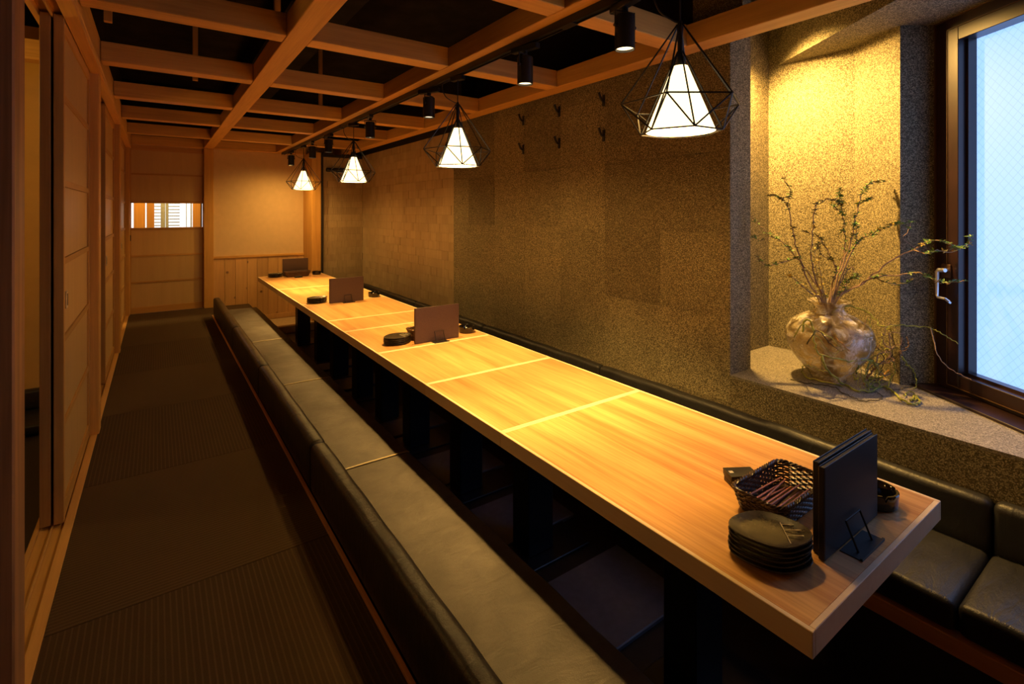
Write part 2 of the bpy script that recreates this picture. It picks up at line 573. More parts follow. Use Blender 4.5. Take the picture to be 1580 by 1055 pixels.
for x, y in ((-0.2, 3.0), (0.2, 4.0), (0.53, 3.0), (1.25, 4.9)):
    part('hanger_batten', B().box(x, x + 0.03, y, y + 0.03, BZ + 0.1, CEIL), M['beamZ'], ce, at=(x, y, BZ))
for y in (2.6, 4.55):
    part('lattice_beam', B().box(-2.2, -0.375, y + 0.95, y + 1.05, BZ, BZ + 0.105, 0.003), M['beamX'], ce, at=(-1, y, BZ))

# ------------------------------------------------------------------ left side: posts, sill, header, sliding doors
sill = thing('trim_1', 'two-groove timber sill along the foot of the sliding doors', 'door sill', (-0.32, 3.5, -0.012), kind='structure')
part('rail', B().box(-0.375, -0.262, -1.1, YF, -0.012, -0.006), M['floorwoodY'], sill, at=(-0.32, 3, 0))
for x0, x1, z in ((-0.290, -0.2605, 0.003), (-0.3275, -0.3215, 0.002), (-0.376, -0.362, 0.002)):
    part('rail', B().box(x0, x1, -1.1, YF, -0.012, z, 0.0012), M['floorwoodY'], sill, at=((x0 + x1) / 2, 3, 0))
head = thing('trim_2', 'grooved timber header above the sliding doors', 'header beam', (-0.3, 3.5, 1.96), kind='structure')
part('beam', B().box(-0.385, -0.24, -1.1, YF, 1.968, 2.105, 0.003), M['beamY'], head, at=(-0.3, 3, 1.97))
for x0, x1 in ((-0.289, -0.243), (-0.3275, -0.3215), (-0.382, -0.3635)):
    part('rail', B().box(x0, x1, -1.1, YF, 1.945, 1.969, 0.001), M['beamY'], head, at=((x0 + x1) / 2, 3, 1.95))
for i, (y0, y1, lab) in enumerate(((1.517, 1.625, 'dark grained timber post at the left edge of the picture'), (3.505, 3.605, 'timber post between the first and second sliding-door bays'), (5.415, 5.515, 'timber post between the second and third sliding-door bays'), (7.28, YF, 'slim timber post in the far left corner beside the far door'))):
    single('trim_%d' % (3 + i), B().box(-0.385, -0.252, y0, y1, 0.0 if i else 0.0, 1.968, 0.004), M['post'] if i == 0 else M['beamZ'], lab, 'post', (-0.32, (y0 + y1) / 2, 0), kind='structure')

RZ = [1.66, 1.325, 1.02, 0.715, 0.385, 0.07]        # tops of the rails of a door
def sliding_door(name, label, x0, x1, y0, y1, pull):
    t = thing(name, label, 'sliding door', ((x0 + x1) / 2, (y0 + y1) / 2, 0.003), kind='structure')
    xm = (x0 + x1) / 2
    for a, b in ((y0, y0 + 0.032), (y1 - 0.032, y1)):
        part('stile', B().box(x0, x1, a, b, 0.004, 1.958, 0.0015), M['doorZ'], t, at=(xm, a, 0))
    part('rail', B().box(x0 + 0.002, x1 - 0.002, y0 + 0.032, y1 - 0.032, 1.90, 1.957, 0.001), M['doorY'], t, at=(xm, y0, 1.9))
    prev = 1.90
    for k, z in enumerate(RZ):
        w = 0.026 if k < 5 else 0.066
        part('rail', B().box(x0 + 0.002, x1 - 0.002, y0 + 0.032, y1 - 0.032, z - w, z, 0.001), M['doorY'], t, at=(xm, y0, z))
        part('panel', B().box(xm - 0.006, xm + 0.006, y0 + 0.03, y1 - 0.03, z - 0.001, prev + 0.001), M['panel'], t, at=(xm, y0, z))
        prev = z - w
    if pull:
        h = part('pull', B().box(x1 - 0.001, x1 + 0.004, y0 + 0.045, y0 + 0.075, 0.82, 0.89, 0.002), M['chrome'], t)
        part('recess', B().box(x1 + 0.0035, x1 + 0.005, y0 + 0.053, y0 + 0.067, 0.832, 0.878), M['black'], h)
    return t
nd = 1
for bay, (a, b) in enumerate(((2.575, 3.502), (4.50, 5.412), (6.39, 7.277))):
    w = ('first bay', 'second bay', 'third bay')[bay]
    sliding_door('door_%d' % nd, 'panelled sliding door on the aisle track of the ' + w + ' from the camera', -0.3205, -0.2905, a, b, True)
    sliding_door('door_%d' % (nd + 1), 'panelled sliding door on the rear track of the ' + w + ' from the camera', -0.3610, -0.3290, a + 0.004, b, False)
    nd += 2

# the room beyond the open half of the first bay
single('wall_side_room', B().box(-2.2, -0.40, 4.08, 4.18, -0.1, 2.3), M['amber'], 'amber plastered wall of the room seen past the open sliding door', 'wall', (-1.2, 4.1, 0), kind='structure', smooth=False)
single('wall_left', B().box(-2.4, -2.2, -1.2, 9.8, -0.1, CEIL), M['plaster'], 'plastered outer wall of the room left of the doors', 'wall', (-2.3, 3, 0), kind='structure', smooth=False)
t = thing('lounge_bench', 'low dark bench seen through the open sliding door', 'bench', (-0.85, 3.8, 0))
part('seat', B().box(-1.5, -0.5, 3.7, 4.06, 0, 0.05, 0.015, 3), M['leatherd'], t)
part('backrest', B().box(-1.5, -0.5, 4.0, 4.07, 0.05, 0.16, 0.015, 3), M['leatherd'], t)
single('wall_light_stop', B().box(-0.37, -0.33, -1.1, YF, 2.106, CEIL), M['ceil'], 'added black panel blocking light above the sliding-door header', 'wall', (-0.35, 3, 2.106), kind='structure', smooth=False)  # panel added to stop side-room light leaking over the header

# ------------------------------------------------------------------ far wall: plaster, wainscot, post, panel door with glazed slot
wf = single('wall_far', B().box(0.535, 3.7, YF, YF + 0.12, -0.35, 2.04).box(-2.4, -0.26, YF, YF + 0.12, -0.35, 2.04).box(-0.26, 0.535, YF, YF + 0.12, 1.99, 2.04), M['plaster'], 'cream plastered far wall above the wooden wainscot', 'wall', (1.2, YF, 0), kind='structure', smooth=False)
part('upper_boarding', B().box(-2.4, 3.7, YF, YF + 0.12, 2.04, CEIL), M['ceil'], wf, smooth=False)
x = 0.589
wid = [0.125, 0.12, 0.135, 0.118, 0.13, 0.122, 0.128, 0.12, 0.13, 0.12]
for i, w in enumerate(wid):
    x1 = min(x + w, 1.80)
    zb = 0.0 if x1 < 0.99 else -0.165
    part('plank', B().box(x + 0.0012, x1 - 0.0012, YF - 0.014 - 0.001 * (i % 3), YF, zb, 0.605, 0.0015), M['wains'], wf, at=(x, YF, 0))
    x = x1
part('cap_rail', B().box(0.588, 1.80, YF - 0.03, YF, 0.606, 0.636, 0.003), M['beamX'], wf, at=(1, YF, 0.6))
part('baseboard', B().box(0.992, 1.80, YF - 0.022, YF, -0.232, -0.166, 0.002), M['wains'], wf, at=(1, YF, -0.2))
single('trim_7', B().box(0.484, 0.587, YF - 0.06, YF + 0.1, 0.0, BZ, 0.003), M['beamZ'], 'stout timber post between the far panelled door and the plaster', 'post', (0.535, YF, 0), kind='structure')
single('trim_8', B().box(1.668, 1.783, 6.90, YF - 0.001, PIT, BZ, 0.003), M['beamZ'], 'timber post at the far right corner of the wainscot', 'post', (1.72, 7, PIT), kind='structure')
single('trim_9', B().box(1.785, 1.808, 6.885, 7.1, PIT, BZ - 0.005), M['black'], 'thin black upright strip beside the far right post', 'strip', (1.796, 6.9, PIT), kind='structure')

fd = thing('door_7', 'panelled far door with a glazed slot at eye level', 'door', (0.11, YF + 0.02, 0.0), kind='structure')
y0, y1 = YF + 0.005, YF + 0.04
part('stile', B().box(-0.256, -0.241, y0, y1, 0.0, 1.99), M['doorZ'], fd, at=(-0.24, YF, 0))
part('stile', B().box(0.474, 0.483, y0, y1, 0.0, 1.99), M['doorZ'], fd, at=(0.47, YF, 0))
part('rail', B().box(-0.241, 0.474, y0, y1, 1.93, 1.99), M['doorX'], fd, at=(0.1, YF, 1.93))
zs = [(1.66, 1.64), (1.335, 1.306), (1.013, 0.985), (0.69, 0.668), (0.378, 0.356), (0.075, 0.0)]
prev = 1.93
for k, (a, b) in enumerate(zs):
    part('rail', B().box(-0.241, 0.474, y0 + 0.002, y1 - 0.002, b, a, 0.001), M['doorX'], fd, at=(0.1, YF, b))
    if k == 2:
        part('pane', B().box(-0.241, 0.474, YF + 0.02, YF + 0.024, a, prev), M['clear'], fd, at=(0.1, YF, a))
    else:
        part('panel', B().box(-0.241, 0.474, YF + 0.014, YF + 0.026, a - 0.001, prev + 0.001), M['panel'], fd, at=(0.1, YF, a))
    prev = b
h = part('pull', B().box(-0.251, -0.243, YF - 0.001, YF + 0.006, 0.86, 0.93, 0.002), M['black'], fd)

# corridor beyond the far door
single('wall_corridor', B().box(-1.2, 3.6, 9.0, 9.1, -0.1, CEIL), M['amber'], 'amber wall of the corridor seen through the door slot', 'wall', (0.2, 9.05, 0), kind='structure', smooth=False)
for i, (a, b) in enumerate(((-0.258, -0.128), (-0.112, -0.023), (0.438, 0.536))):
    single('trim_%d' % (10 + i), B().box(a, b, 8.76, 8.79, 0, CEIL, 0.004), M['beamZ'], ('orange wooden board left of the bright window behind the door slot', 'orange wooden board touching the bright window behind the door slot', 'brown wooden board right of the bright window behind the door slot')[i], 'board', ((a + b) / 2, 8.79, 0), kind='structure')
cw = thing('window_2', 'bright corridor window with white louvres seen through the door slot', 'window', (0.24, 8.85, 0.7), kind='structure')
part('pane', B().box(-0.40, 0.70, 8.90, 8.905, 0.7, 1.75), M['daywhite'], cw)
part('mullion', B().box(0.05, 0.105, 8.79, 8.85, 0.7, 1.75, 0.004), M['greyteal'], cw)
part('mullion', B().box(0.109, 0.145, 8.80, 8.85, 0.7, 1.75, 0.004), M['greyteal'], cw)
part('mullion', B().box(0.357, 0.366, 8.80, 8.85, 0.7, 1.75), M['greyteal'], cw)
part('mullion', B().box(0.412, 0.428, 8.79, 8.85, 0.7, 1.75), M['greyteal'], cw)
part('mullion', B().box(0.536, 0.556, 8.78, 8.85, 0.7, 1.75), M['frame'], cw)
for x0, x1 in ((-0.022, 0.049), (0.146, 0.279)):
    for k in range(14):
        z = 0.86 + k * 0.046
        part('louvre', B().box(x0, x1, 8.80, 8.83, z, z + 0.014), M['greyteal'], cw, at=(x0, 8.8, z))

# ------------------------------------------------------------------ right wall: granular panels, bark tile wall, column
wr = single('wall_right', B().box(XW + 0.012, 2.45, 1.375, 4.15, 0.0, BZ + 0.12), M['grain'], 'dark granular chip wall behind the wall bench', 'wall', (2.4, 2.7, 0), kind='structure', smooth=False)
ye = [1.375 + 0.417 * k for k in range(7)] + [4.15]
ze = [0.0, 0.275, 0.683, 1.093, 1.50, 1.91, BZ + 0.1]
for i in range(len(ye) - 1):
    for j in range(len(ze) - 1):
        d = random.uniform(-0.0016, 0.0016)
        part('chip_panel', B().box(XW + d, XW + 0.0125, ye[i] + 0.0004, ye[i + 1] - 0.0004, ze[j] + 0.0004, ze[j + 1] - 0.0004, 0.0006), M['grain2' if (i, j) in ((1, 2), (5, 3)) else 'grain'], wr, at=(XW, (ye[i] + ye[i + 1]) / 2, ze[j]))
wb = single('wall_right_far', B().box(XW2 + 0.004, XW2 + 0.15, 4.15, 7.1, 0.0, CEIL), M['black'], 'tan wall of small bark tiles beyond the chip wall', 'wall', (2.4, 5.5, 0), kind='structure', smooth=False)
bb = B()
y = 4.15
row = 0
z = 0.18
while z < 1.97:
    y = 4.15 - (0.063 if row % 2 else 0.0)
    while y < 6.92:
        a, b = max(y, 4.15) + 0.0006, min(y + 0.126, 6.92) - 0.0006
        if b - a > 0.01:
            bb.box(XW2 - 0.004 + random.uniform(-0.0022, 0.0022), XW2 + 0.005, a, b, z + 0.0006, min(z + 0.09, 1.985) - 0.0006)
        y += 0.126
    z += 0.09
    row += 1
o = part('bark_tiles', bb, M['blocks'], wb, at=(XW2, 4.15, 0.0), smooth=False)
o['kind'] = 'stuff'
wc = single('wall_column', B().box(1.81, XW2 + 0.004, 6.926, 7.38, PIT, 1.975), M['black'], 'tan tiled column face at the far end of the table', 'wall', (2.08, 6.93, PIT), kind='structure', smooth=False)
bb = B()
z = 0.18
row = 0
while z < 1.93:
    x = 1.81 - (0.063 if row % 2 else 0.0)
    while x < XW2:
        a, b = max(x, 1.81) + 0.0006, min(x + 0.126, XW2 - 0.005) - 0.0006
        if b - a > 0.01:
            bb.box(a, b, 6.92 + random.uniform(-0.0022, 0.0022), 6.927, z + 0.0006, min(z + 0.09, 1.935) - 0.0006)
        x += 0.126
    z += 0.09
    row += 1
o = part('bark_tiles', bb, M['blocks'], wc, at=(1.81, 6.92, 0), smooth=False)
o['kind'] = 'stuff'
t = thing('wall_sensor', 'black rounded bar mounted high on the tiled column', 'sensor', (1.98, 6.916, 1.74))
part('body', B().box(1.845, 2.12, 6.875, 6.917, 1.735, 1.79, 0.018, 4), M['black'], t)
part('cover', B().box(1.87, 2.095, 6.868, 6.876, 1.75, 1.775, 0.003), M['blackmetal'], t)

# coat hooks
def hook():
    t = thing('coat_hook', '', 'hook', (0, 0, 0))
    part('plate', B().box(-0.008, 0.0, -0.011, 0.011, -0.055, 0.018, 0.004, 2), M['blackmetal'], t)
    part('peg', B().tube(spline([(-0.003, 0, -0.02), (-0.02, 0, -0.018), (-0.034, 0, 0.0), (-0.045, 0, 0.028)], 4), [0.008] * 12 + [0.010], 8), M['blackmetal'], t)
    return t
hk = hook()
k = 0
for z, rn in ((1.91, 'upper'), (1.692, 'lower')):
    for y, cn in ((2.217, 'nearest the window'), (2.64, 'in the middle'), (3.055, 'nearest the far end')):
        o = hk if k == 0 else copy_tree(hk)
        o.location = (XW, y, z)
        tag(o, 'small black coat hook in the %s row of three, %s' % (rn, cn), 'hook', 'coat hooks on the chip wall')
        k += 1

# ------------------------------------------------------------------ window niche
wn = single('wall_niche', B().box(2.4501, 2.9595, 1.55, 1.66, 0.0, CEIL).box(2.38, 2.4495, 1.376, 1.66, BZ + 0.12, CEIL), M['grain'], 'granular side wall of the window niche', 'wall', (2.7, 1.6, 0), kind='structure', smooth=False)
single('wall_niche_back', B().prism([(2.96, 1.66), (2.96, 1.10), (2.78, 0.85), (2.892, 0.757), (3.3, 0.757), (3.3, 1.66)], 0.0, CEIL), M['grain'], 'granular back wall of the window niche behind the vase', 'wall', (3.1, 1.3, 0), kind='structure', smooth=False)
D = Vector((-math.sin(YAW), -math.cos(YAW), 0))        # along the window, toward the camera
Nn = Vector((-math.cos(YAW), math.sin(YAW), 0))        # window normal, into the room
F0 = Vector((2.892, 0.757, 0))
def wp(s, n):
    p = F0 + D * s + Nn * n
    return (p.x, p.y)
ledge = [(XW, 1.3745), (2.4495, 1.3745), (2.4495, 1.5495), (2.9595, 1.5495), (2.9595, 1.10), (2.7795, 0.8505), wp(0, 0.0), wp(1.07, 0.0)]
wl = single('wall_ledge', B().prism(ledge, 0.0, LZ - 0.012), M['grain'], 'granular low wall under the window ledge', 'wall', (2.5, 0.8, 0), kind='structure', smooth=False)
part('ledge_top', B().prism(ledge, LZ - 0.012, LZ), M['grainl'], wl, smooth=False)
sof = [(2.96, 1.5495), (2.96, 1.10), (2.78, 0.85), wp(0, 0.0), wp(1.3, 0.0)]
fr = Vector((2.96, 1.505, 0))
e2 = fr + D * 1.9
single('ceiling_niche', B().prism([(2.9595, 1.5495), (2.9595, 1.10), (2.7795, 0.8505), wp(0, 0.0), wp(1.5, 0.0), (e2.x, e2.y), (fr.x - 0.001, fr.y)], SOF, CEIL), M['grain'], 'granular soffit above the window niche', 'soffit', (2.6, 0.9, SOF), kind='structure', smooth=False)
# window wall below and beside
single('wall_window', B().prism([wp(1.27, 0.0), wp(2.6, 0.0), wp(2.6, -0.2), wp(1.27, -0.2)], 0, CEIL).prism([wp(0, -0.02), wp(1.3, -0.02), wp(1.3, -0.2), wp(0, -0.2)], 0, LZ + 0.005).prism([wp(0, -0.02), wp(1.3, -0.02), wp(1.3, -0.2), wp(0, -0.2)], SOF, CEIL), M['grain'], 'wall around the tall frosted window', 'wall', (2.2, -0.3, 0), kind='structure', smooth=False)

win = thing('window_1', 'tall frosted wired-glass window in a dark brown frame', 'window', (F0.x, F0.y, LZ), kind='structure', rot=(0, 0, math.atan2(D.y, D.x)))
# local frame: +x along the window toward the camera, +y = outward or inward
def wpart(name, b, mat, parent=win, smooth=True):
    return add(name, b.mesh(name, mat, smooth), parent)
iny = 1.0 if (Matrix.Rotation(math.atan2(D.y, D.x), 3, 'Z') @ Vector((0, 1, 0))).dot(Nn) > 0 else -1.0
def wbx(x0, x1, n0, n1, z0, z1, bev=0.0):
    a, b = sorted((n0 * iny, n1 * iny))
    return B().box(x0, x1, a, b, z0, z1, bev)
H = SOF - LZ
L = 1.26
wpart('outer_frame', wbx(0.0, 0.073, -0.12, -0.008, 0, H), M['frame'])
wpart('outer_frame', wbx(L - 0.073, L, -0.12, -0.008, 0, H), M['frame'])
wpart('outer_frame', wbx(0.073, L - 0.073, -0.12, -0.008, H - 0.052, H), M['frame'])
wpart('outer_frame', wbx(0.073, L - 0.073, -0.12, -0.008, 0, 0.03), M['frame'])
wpart('seal_strip', wbx(0.0, 0.005, -0.008, 0.0, 0, H), M['groove'])
wpart('seal_strip', wbx(0.005, L, -0.008, 0.0, H - 0.005, H), M['groove'])
s = wpart('sash', wbx(0.075, 0.128, -0.10, 0.004, 0.033, H - 0.054, 0.002), M['frame'])
s2 = wpart('sash', wbx(L - 0.128, L - 0.075, -0.10, 0.004, 0.033, H - 0.054, 0.002), M['frame'])
wpart('sash', wbx(0.128, L - 0.128, -0.10, 0.004, H - 0.112, H - 0.054, 0.002), M['frame'])
wpart('sash', wbx(0.128, L - 0.128, -0.10, 0.004, 0.033, 0.088, 0.002), M['frame'])
wpart('seal_strip', wbx(0.0725, 0.0755, -0.02, 0.006, 0.03, H - 0.052), M['groove'])
wpart('seal_strip', wbx(0.0755, L - 0.075, -0.02, 0.006, H - 0.0545, H - 0.0515), M['groove'])
wpart('seal_strip', wbx(0.0755, L - 0.075, -0.02, 0.006, 0.0300, 0.0335), M['groove'])
wpart('glazing_bead', wbx(0.128, 0.140, -0.075, -0.03, 0.088, H - 0.112), M['frame'])
wpart('glazing_bead', wbx(0.128, L - 0.128, -0.075, -0.03, 0.088, 0.1), M['frame'])
wpart('glass', wbx(0.128, L - 0.128, -0.072, -0.066, 0.085, H - 0.110), M['frost'], smooth=False)
wpart('sill_board', wbx(0.0, L, -0.008, 0.104, 0.0, 0.012, 0.002), M['frame'])
hp = wpart('handle_plate', wbx(0.052, 0.098, 0.004, 0.012, 0.50, 0.56, 0.002), M['groove'])
sy = iny
pts = [(0.088, sy * 0.012, 0.532), (0.088, sy * 0.045, 0.532), (0.088, sy * 0.05, 0.527)]
wpart('handle', B().tube([(0.12, sy * 0.052, 0.538), (0.085, sy * 0.052, 0.536), (0.078, sy * 0.052, 0.528), (0.078, sy * 0.052, 0.425), (0.083, sy * 0.052, 0.416), (0.115, sy * 0.048, 0.414), (0.122, sy * 0.04, 0.405), (0.118, sy * 0.03, 0.398)], [0.0085, 0.0085, 0.008, 0.0065, 0.006, 0.006, 0.006, 0.006], 10).tube([(0.085, sy * 0.01, 0.536), (0.085, sy * 0.05, 0.536)], 0.008, 10), M['chrome'])

# outer shell that keeps stray daylight out
single('wall_back', B().box(-2.4, 3.7, -1.3, -1.2, -0.4, CEIL), M['plaster'], 'plastered wall behind the camera', 'wall', (0.6, -1.25, 0), kind='structure', smooth=False)
single('wall_right_outer', B().box(2.45, 3.6, 1.66, 1.76, -0.1, CEIL).box(2.5, 2.6, 1.76, 9.8, -0.1, CEIL).box(2.6, 3.7, 9.0, 9.8, -0.1, CEIL), M['black'], 'dark outer wall behind the tiled wall', 'wall', (2.55, 5, 0), kind='structure', smooth=False)
single('wall_far_outer', B().box(-2.4, 3.7, 9.7, 9.8, -0.1, CEIL), M['plaster'], 'plastered end wall of the corridor', 'wall', (0.6, 9.75, 0), kind='structure', smooth=False)

# ------------------------------------------------------------------ long run of tables
TX0, TX1 = 1.011, 1.761
seg = [0.445, 1.50, 2.12, 2.74, 3.36, 3.757, 4.56, 5.576, 6.80]
tl = ['wooden table section nearest the window, carrying six stacked plates and two black menus',
      'wooden table section next to the nearest one, bare and brightest under the lamps',
      'bare wooden table section just in front of the upright brown menu in the middle',
      'wooden table section carrying the upright brown menu second from the camera',
      'narrow bare wooden table section in the middle of the long row',
      'bare wooden table section before the third menu from the camera',
      'wooden table section carrying the third menu from the camera',
      'wooden table section at the far end beside the wainscot']
for i in range(8):
    a, b = seg[i] + 0.0008, seg[i + 1] - 0.0008
    yc = (a + b) / 2
    t = thing('dining_table', tl[i], 'table', ((TX0 + TX1) / 2, yc, PIT), 'tables in the long row')
    z0, z1 = TZ - 0.052, TZ
    e = 0.012
    part('tabletop', B().box(TX0 + e, TX1 - e, a + e, b - e, z0, z1), M['table'], t, at=(1.386, yc, TZ), smooth=False)
    part('edge_band', B().box(TX0, TX0 + e, a, b, z0, z1 + 0.0003, 0.0012), M['band'], t, at=(TX0, yc, TZ))
    part('edge_band', B().box(TX1 - e, TX1, a, b, z0, z1 + 0.0003, 0.0012), M['band'], t, at=(TX1, yc, TZ))
    part('edge_band', B().box(TX0 + e, TX1 - e, a, a + e, z0, z1 + 0.0003, 0.0012), M['band'], t, at=(1.386, a, TZ))
    part('edge_band', B().box(TX0 + e, TX1 - e, b - e, b, z0, z1 + 0.0003, 0.0012), M['band'], t, at=(1.386, b, TZ))
    ly = (0.97, 1.80, 2.40, 3.05, 3.56, 4.10, 4.72, 6.17)[i]
    for q in ([ly] if i != 6 else [4.75, 5.32]):
        part('leg', B().box(1.32, 1.46, q - 0.06, q + 0.06, PIT + 0.012, z0 - 0.012, 0.004), M['blackmetal'], t, at=(1.39, q, PIT))
        part('base_plate', B().box(1.16, 1.62, q - 0.13, q + 0.13, PIT, PIT + 0.012, 0.003), M['blackmetal'], t, at=(1.39, q, PIT))
        part('top_plate', B().box(1.16, 1.62, q - 0.12, q + 0.12, z0 - 0.012, z0), M['blackmetal'], t, at=(1.39, q, z0))

# ------------------------------------------------------------------ benches
def soft_box(x0, x1, y0, y1, z0, z1, r, seg=4):
    return B().box(x0, x1, y0, y1, z0, z1, r, seg)
bs_ = [0.435, 2.245, 3.57, 4.90, 6.71]
bl = ['nearest the camera', 'second from the camera', 'third from the camera', 'at the far end by the wainscot']
def puff(b, x0, x1, y0, y1, z0, z1, r, bow=0.006):
    """rounded cushion with a slightly bowed top"""
    nx, ny = 8, max(8, int((y1 - y0) / 0.08))
    b.box(x0, x1, y0, y1, z0, z1, r, 4)
    bm = b.bm
    bmesh.ops.bisect_plane(bm, geom=bm.verts[:] + bm.edges[:] + bm.faces[:], plane_co=((x0 + x1) / 2, 0, 0), plane_no=(1, 0, 0))
    for k in range(1, ny):
        y = y0 + (y1 - y0) * k / ny
        bmesh.ops.bisect_plane(bm, geom=bm.verts[:] + bm.edges[:] + bm.faces[:], plane_co=(0, y, 0), plane_no=(0, 1, 0))
    for v in bm.verts:
        if v.co.z > z1 - r * 1.01:
            fx = 1 - abs((v.co.x - (x0 + x1) / 2) / ((x1 - x0) / 2)) ** 2
            fy = 1 - abs((v.co.y - (y0 + y1) / 2) / ((y1 - y0) / 2)) ** 6
            v.co.z += bow * (0.4 + fx) * fy + 0.0022 * math.sin(v.co.y * 19.0 + v.co.x * 11) * fy
    return b
for i in range(4):
    a, b = bs_[i], bs_[i + 1]
    t = thing('bench_seat', 'grey leather low-backed bench on the aisle side, ' + bl[i], 'bench', (0.77, (a + b) / 2, 0.0), 'leather benches on the aisle side')
    part('base', B().box(0.60, 0.978, a + 0.01, b - 0.01, 0.0, 0.012), M['pit'], t)
    part('seat_cushion', puff(B(), 0.603, 0.987, a + 0.002, b - 0.002, 0.012, 0.058, 0.012), M['leather'], t, at=(0.8, (a + b) / 2, 0.05))
    if i:
        part('seam_highlight', B().tube([(0.66, a, 0.0585), (0.80, a, 0.0605), (0.978, a, 0.0585), (0.986, a, 0.052)], 0.0042, 6), M['seamlight'], t)  # highlight line between cushions, put in as a pale strip
    part('backrest', puff(B(), 0.534, 0.602, a + 0.002, b - 0.002, 0.008, 0.213, 0.022, 0.003), M['leatherd'], t, at=(0.56, (a + b) / 2, 0.1))
    part('base_trim', B().box(0.522, 0.534, a + 0.0005, b - 0.0005, 0.0, 0.014, 0.001), M['nosing'], t, at=(0.53, (a + b) / 2, 0))
bw = [-0.05, 0.43, 2.2, 3.55, 4.9, 6.86]
bl = ['under the window ledge and nearest the camera', 'beside the near end of the table', 'second from the window ledge', 'third from the window ledge', 'in the far corner by the tiled column']
for i in range(5):
    a, b = bw[i], bw[i + 1]
    xe = XW if i < 3 else XW + 0.0
    t = thing('wall_bench', 'dark leather wall bench with low back ' + bl[i], 'bench', (2.05, (a + b) / 2, 0.0), 'leather benches along the wall')
    part('base', B().box(1.87, 2.21, a + 0.005, b - 0.005, 0.0, 0.02), M['pit'], t)
    part('seat_cushion', puff(B(), 1.822 + (0.004 if i == 0 else 0), 2.207, a + 0.002, b - 0.002, 0.014, 0.103, 0.02), M['leatherr'], t, at=(2, (a + b) / 2, 0.05))
    part('backrest', puff(B(), 2.205, xe - 0.001, a + 0.002, b - 0.002, 0.02, 0.258, 0.022, 0.003), M['leatherr'], t, at=(2.2, (a + b) / 2, 0.1))

# ------------------------------------------------------------------ lighting track, spots and pendants
TRX = 1.371
tr = thing('light_track', 'black lighting track running along the lattice beam above the table', 'track', (TRX, 3.0, 2.0))
part('rail', B().box(TRX - 0.017, TRX + 0.017, -0.6, 7.2, 1.964, BZ), M['blackmetal'], tr, at=(TRX, 3, 1.96))
part('lip', B().box(TRX - 0.017, TRX - 0.012, -0.6, 7.2, 1.958, 1.965), M['blackmetal'], tr, at=(TRX, 3, 2))
part('lip', B().box(TRX + 0.012, TRX + 0.017, -0.6, 7.2, 1.958, 1.965), M['blackmetal'], tr, at=(TRX, 3, 2))
part('coupler', B().box(TRX - 0.019, TRX + 0.019, 1.50, 1.58, 1.957, BZ - 0.001), M['blackmetal'], tr)
part('coupler', B().box(TRX - 0.019, TRX + 0.019, 4.6, 4.68, 1.957, BZ - 0.001), M['blackmetal'], tr)

def make_spot(tilt=0.0):
    def tl_(b):
        if tilt:
            bmesh.ops.rotate(b.bm, verts=b.bm.verts[:], cent=(0, 0, -0.125), matrix=Matrix.Rotation(tilt, 3, 'Y'))
        return b
    t = thing('track_spotlight', '', 'spotlight', (0, 0, 0))        # origin: bottom of the track
    part('adapter', B().box(-0.016, 0.016, -0.075, 0.075, -0.058, -0.032, 0.003), M['blackmetal'], t)
    part('swivel', B().tube([(0, 0, -0.058), (0, 0, -0.072)], 0.012, 12), M['blackmetal'], t)
    y = part('yoke', B().tube([(-0.042, 0, -0.13), (-0.042, 0, -0.072), (0.042, 0, -0.072), (0.042, 0, -0.13)], 0.0032, 6), M['blackmetal'], t)
    hd = part('head', tl_(B().lathe([(0.004, -0.083), (0.033, -0.085), (0.036, -0.089), (0.036, -0.208), (0.033, -0.209), (0.032, -0.196), (0.004, -0.195)], 28)), M['blackmetal'], t)
    part('pivot', B().tube([(-0.046, 0, -0.125), (0.046, 0, -0.125)], 0.006, 8), M['blackmetal'], t)
    part('lens', tl_(B().lathe([(0.002, -0.200), (0.031, -0.2005), (0.031, -0.199), (0.002, -0.198)], 24)), M['lens'], hd)
    return t
sp0 = make_spot()
def spot_light(parent_loc, target, watts, angle, blend=0.6):
    l = bpy.data.lights.new('spot_beam', 'SPOT')
    l.energy = watts
    l.color = WARM
    l.spot_size = math.radians(angle)
    l.spot_blend = blend
    l.shadow_soft_size = 0.03
    o = bpy.data.objects.new('spot_beam', l)
    o.location = parent_loc
    d = Vector(target) - Vector(parent_loc)
    o.rotation_euler = d.to_track_quat('-Z', 'Y').to_euler()
    C.objects.link(o)
spots = [(1.236, 'nearest the camera, above the window end'), (1.833, 'second from the camera'), (2.823, 'just beyond the second pendant'), (3.864, 'before the third pendant'), (5.03, 'third from the far end'), (5.65, 'next to the last pendant, slightly tilted'), (6.70, 'last on the track at the far wall')]
for k, (y, lab) in enumerate(spots):
    o = sp0 if k == 0 else copy_tree(sp0)
    o.location = (TRX, y, 1.99)
    o.rotation_euler = (0, 0, random.uniform(-0.5, 0.5))
    tag(o, 'black cylinder track spotlight ' + lab, 'spotlight', 'spotlights on the lighting track')
    aim = [(1.44, 1.30, 0.4), (1.50, 1.95, 0.4), (1.42, 2.75, 0.4), (1.40, 3.8, 0.4), (1.40, 4.95, 0.4), (1.36, 5.7, 0.4), (1.2, 7.25, 0.2)][k]
    spot_light((TRX, y, 1.783), aim, SPOT_W * (0.62, 0.85, 0.72, 0.85, 0.95, 1.1, 0.22)[k], (70, 72, 62, 62, 62, 62, 150)[k], 1.0 if k == 6 else 0.7)
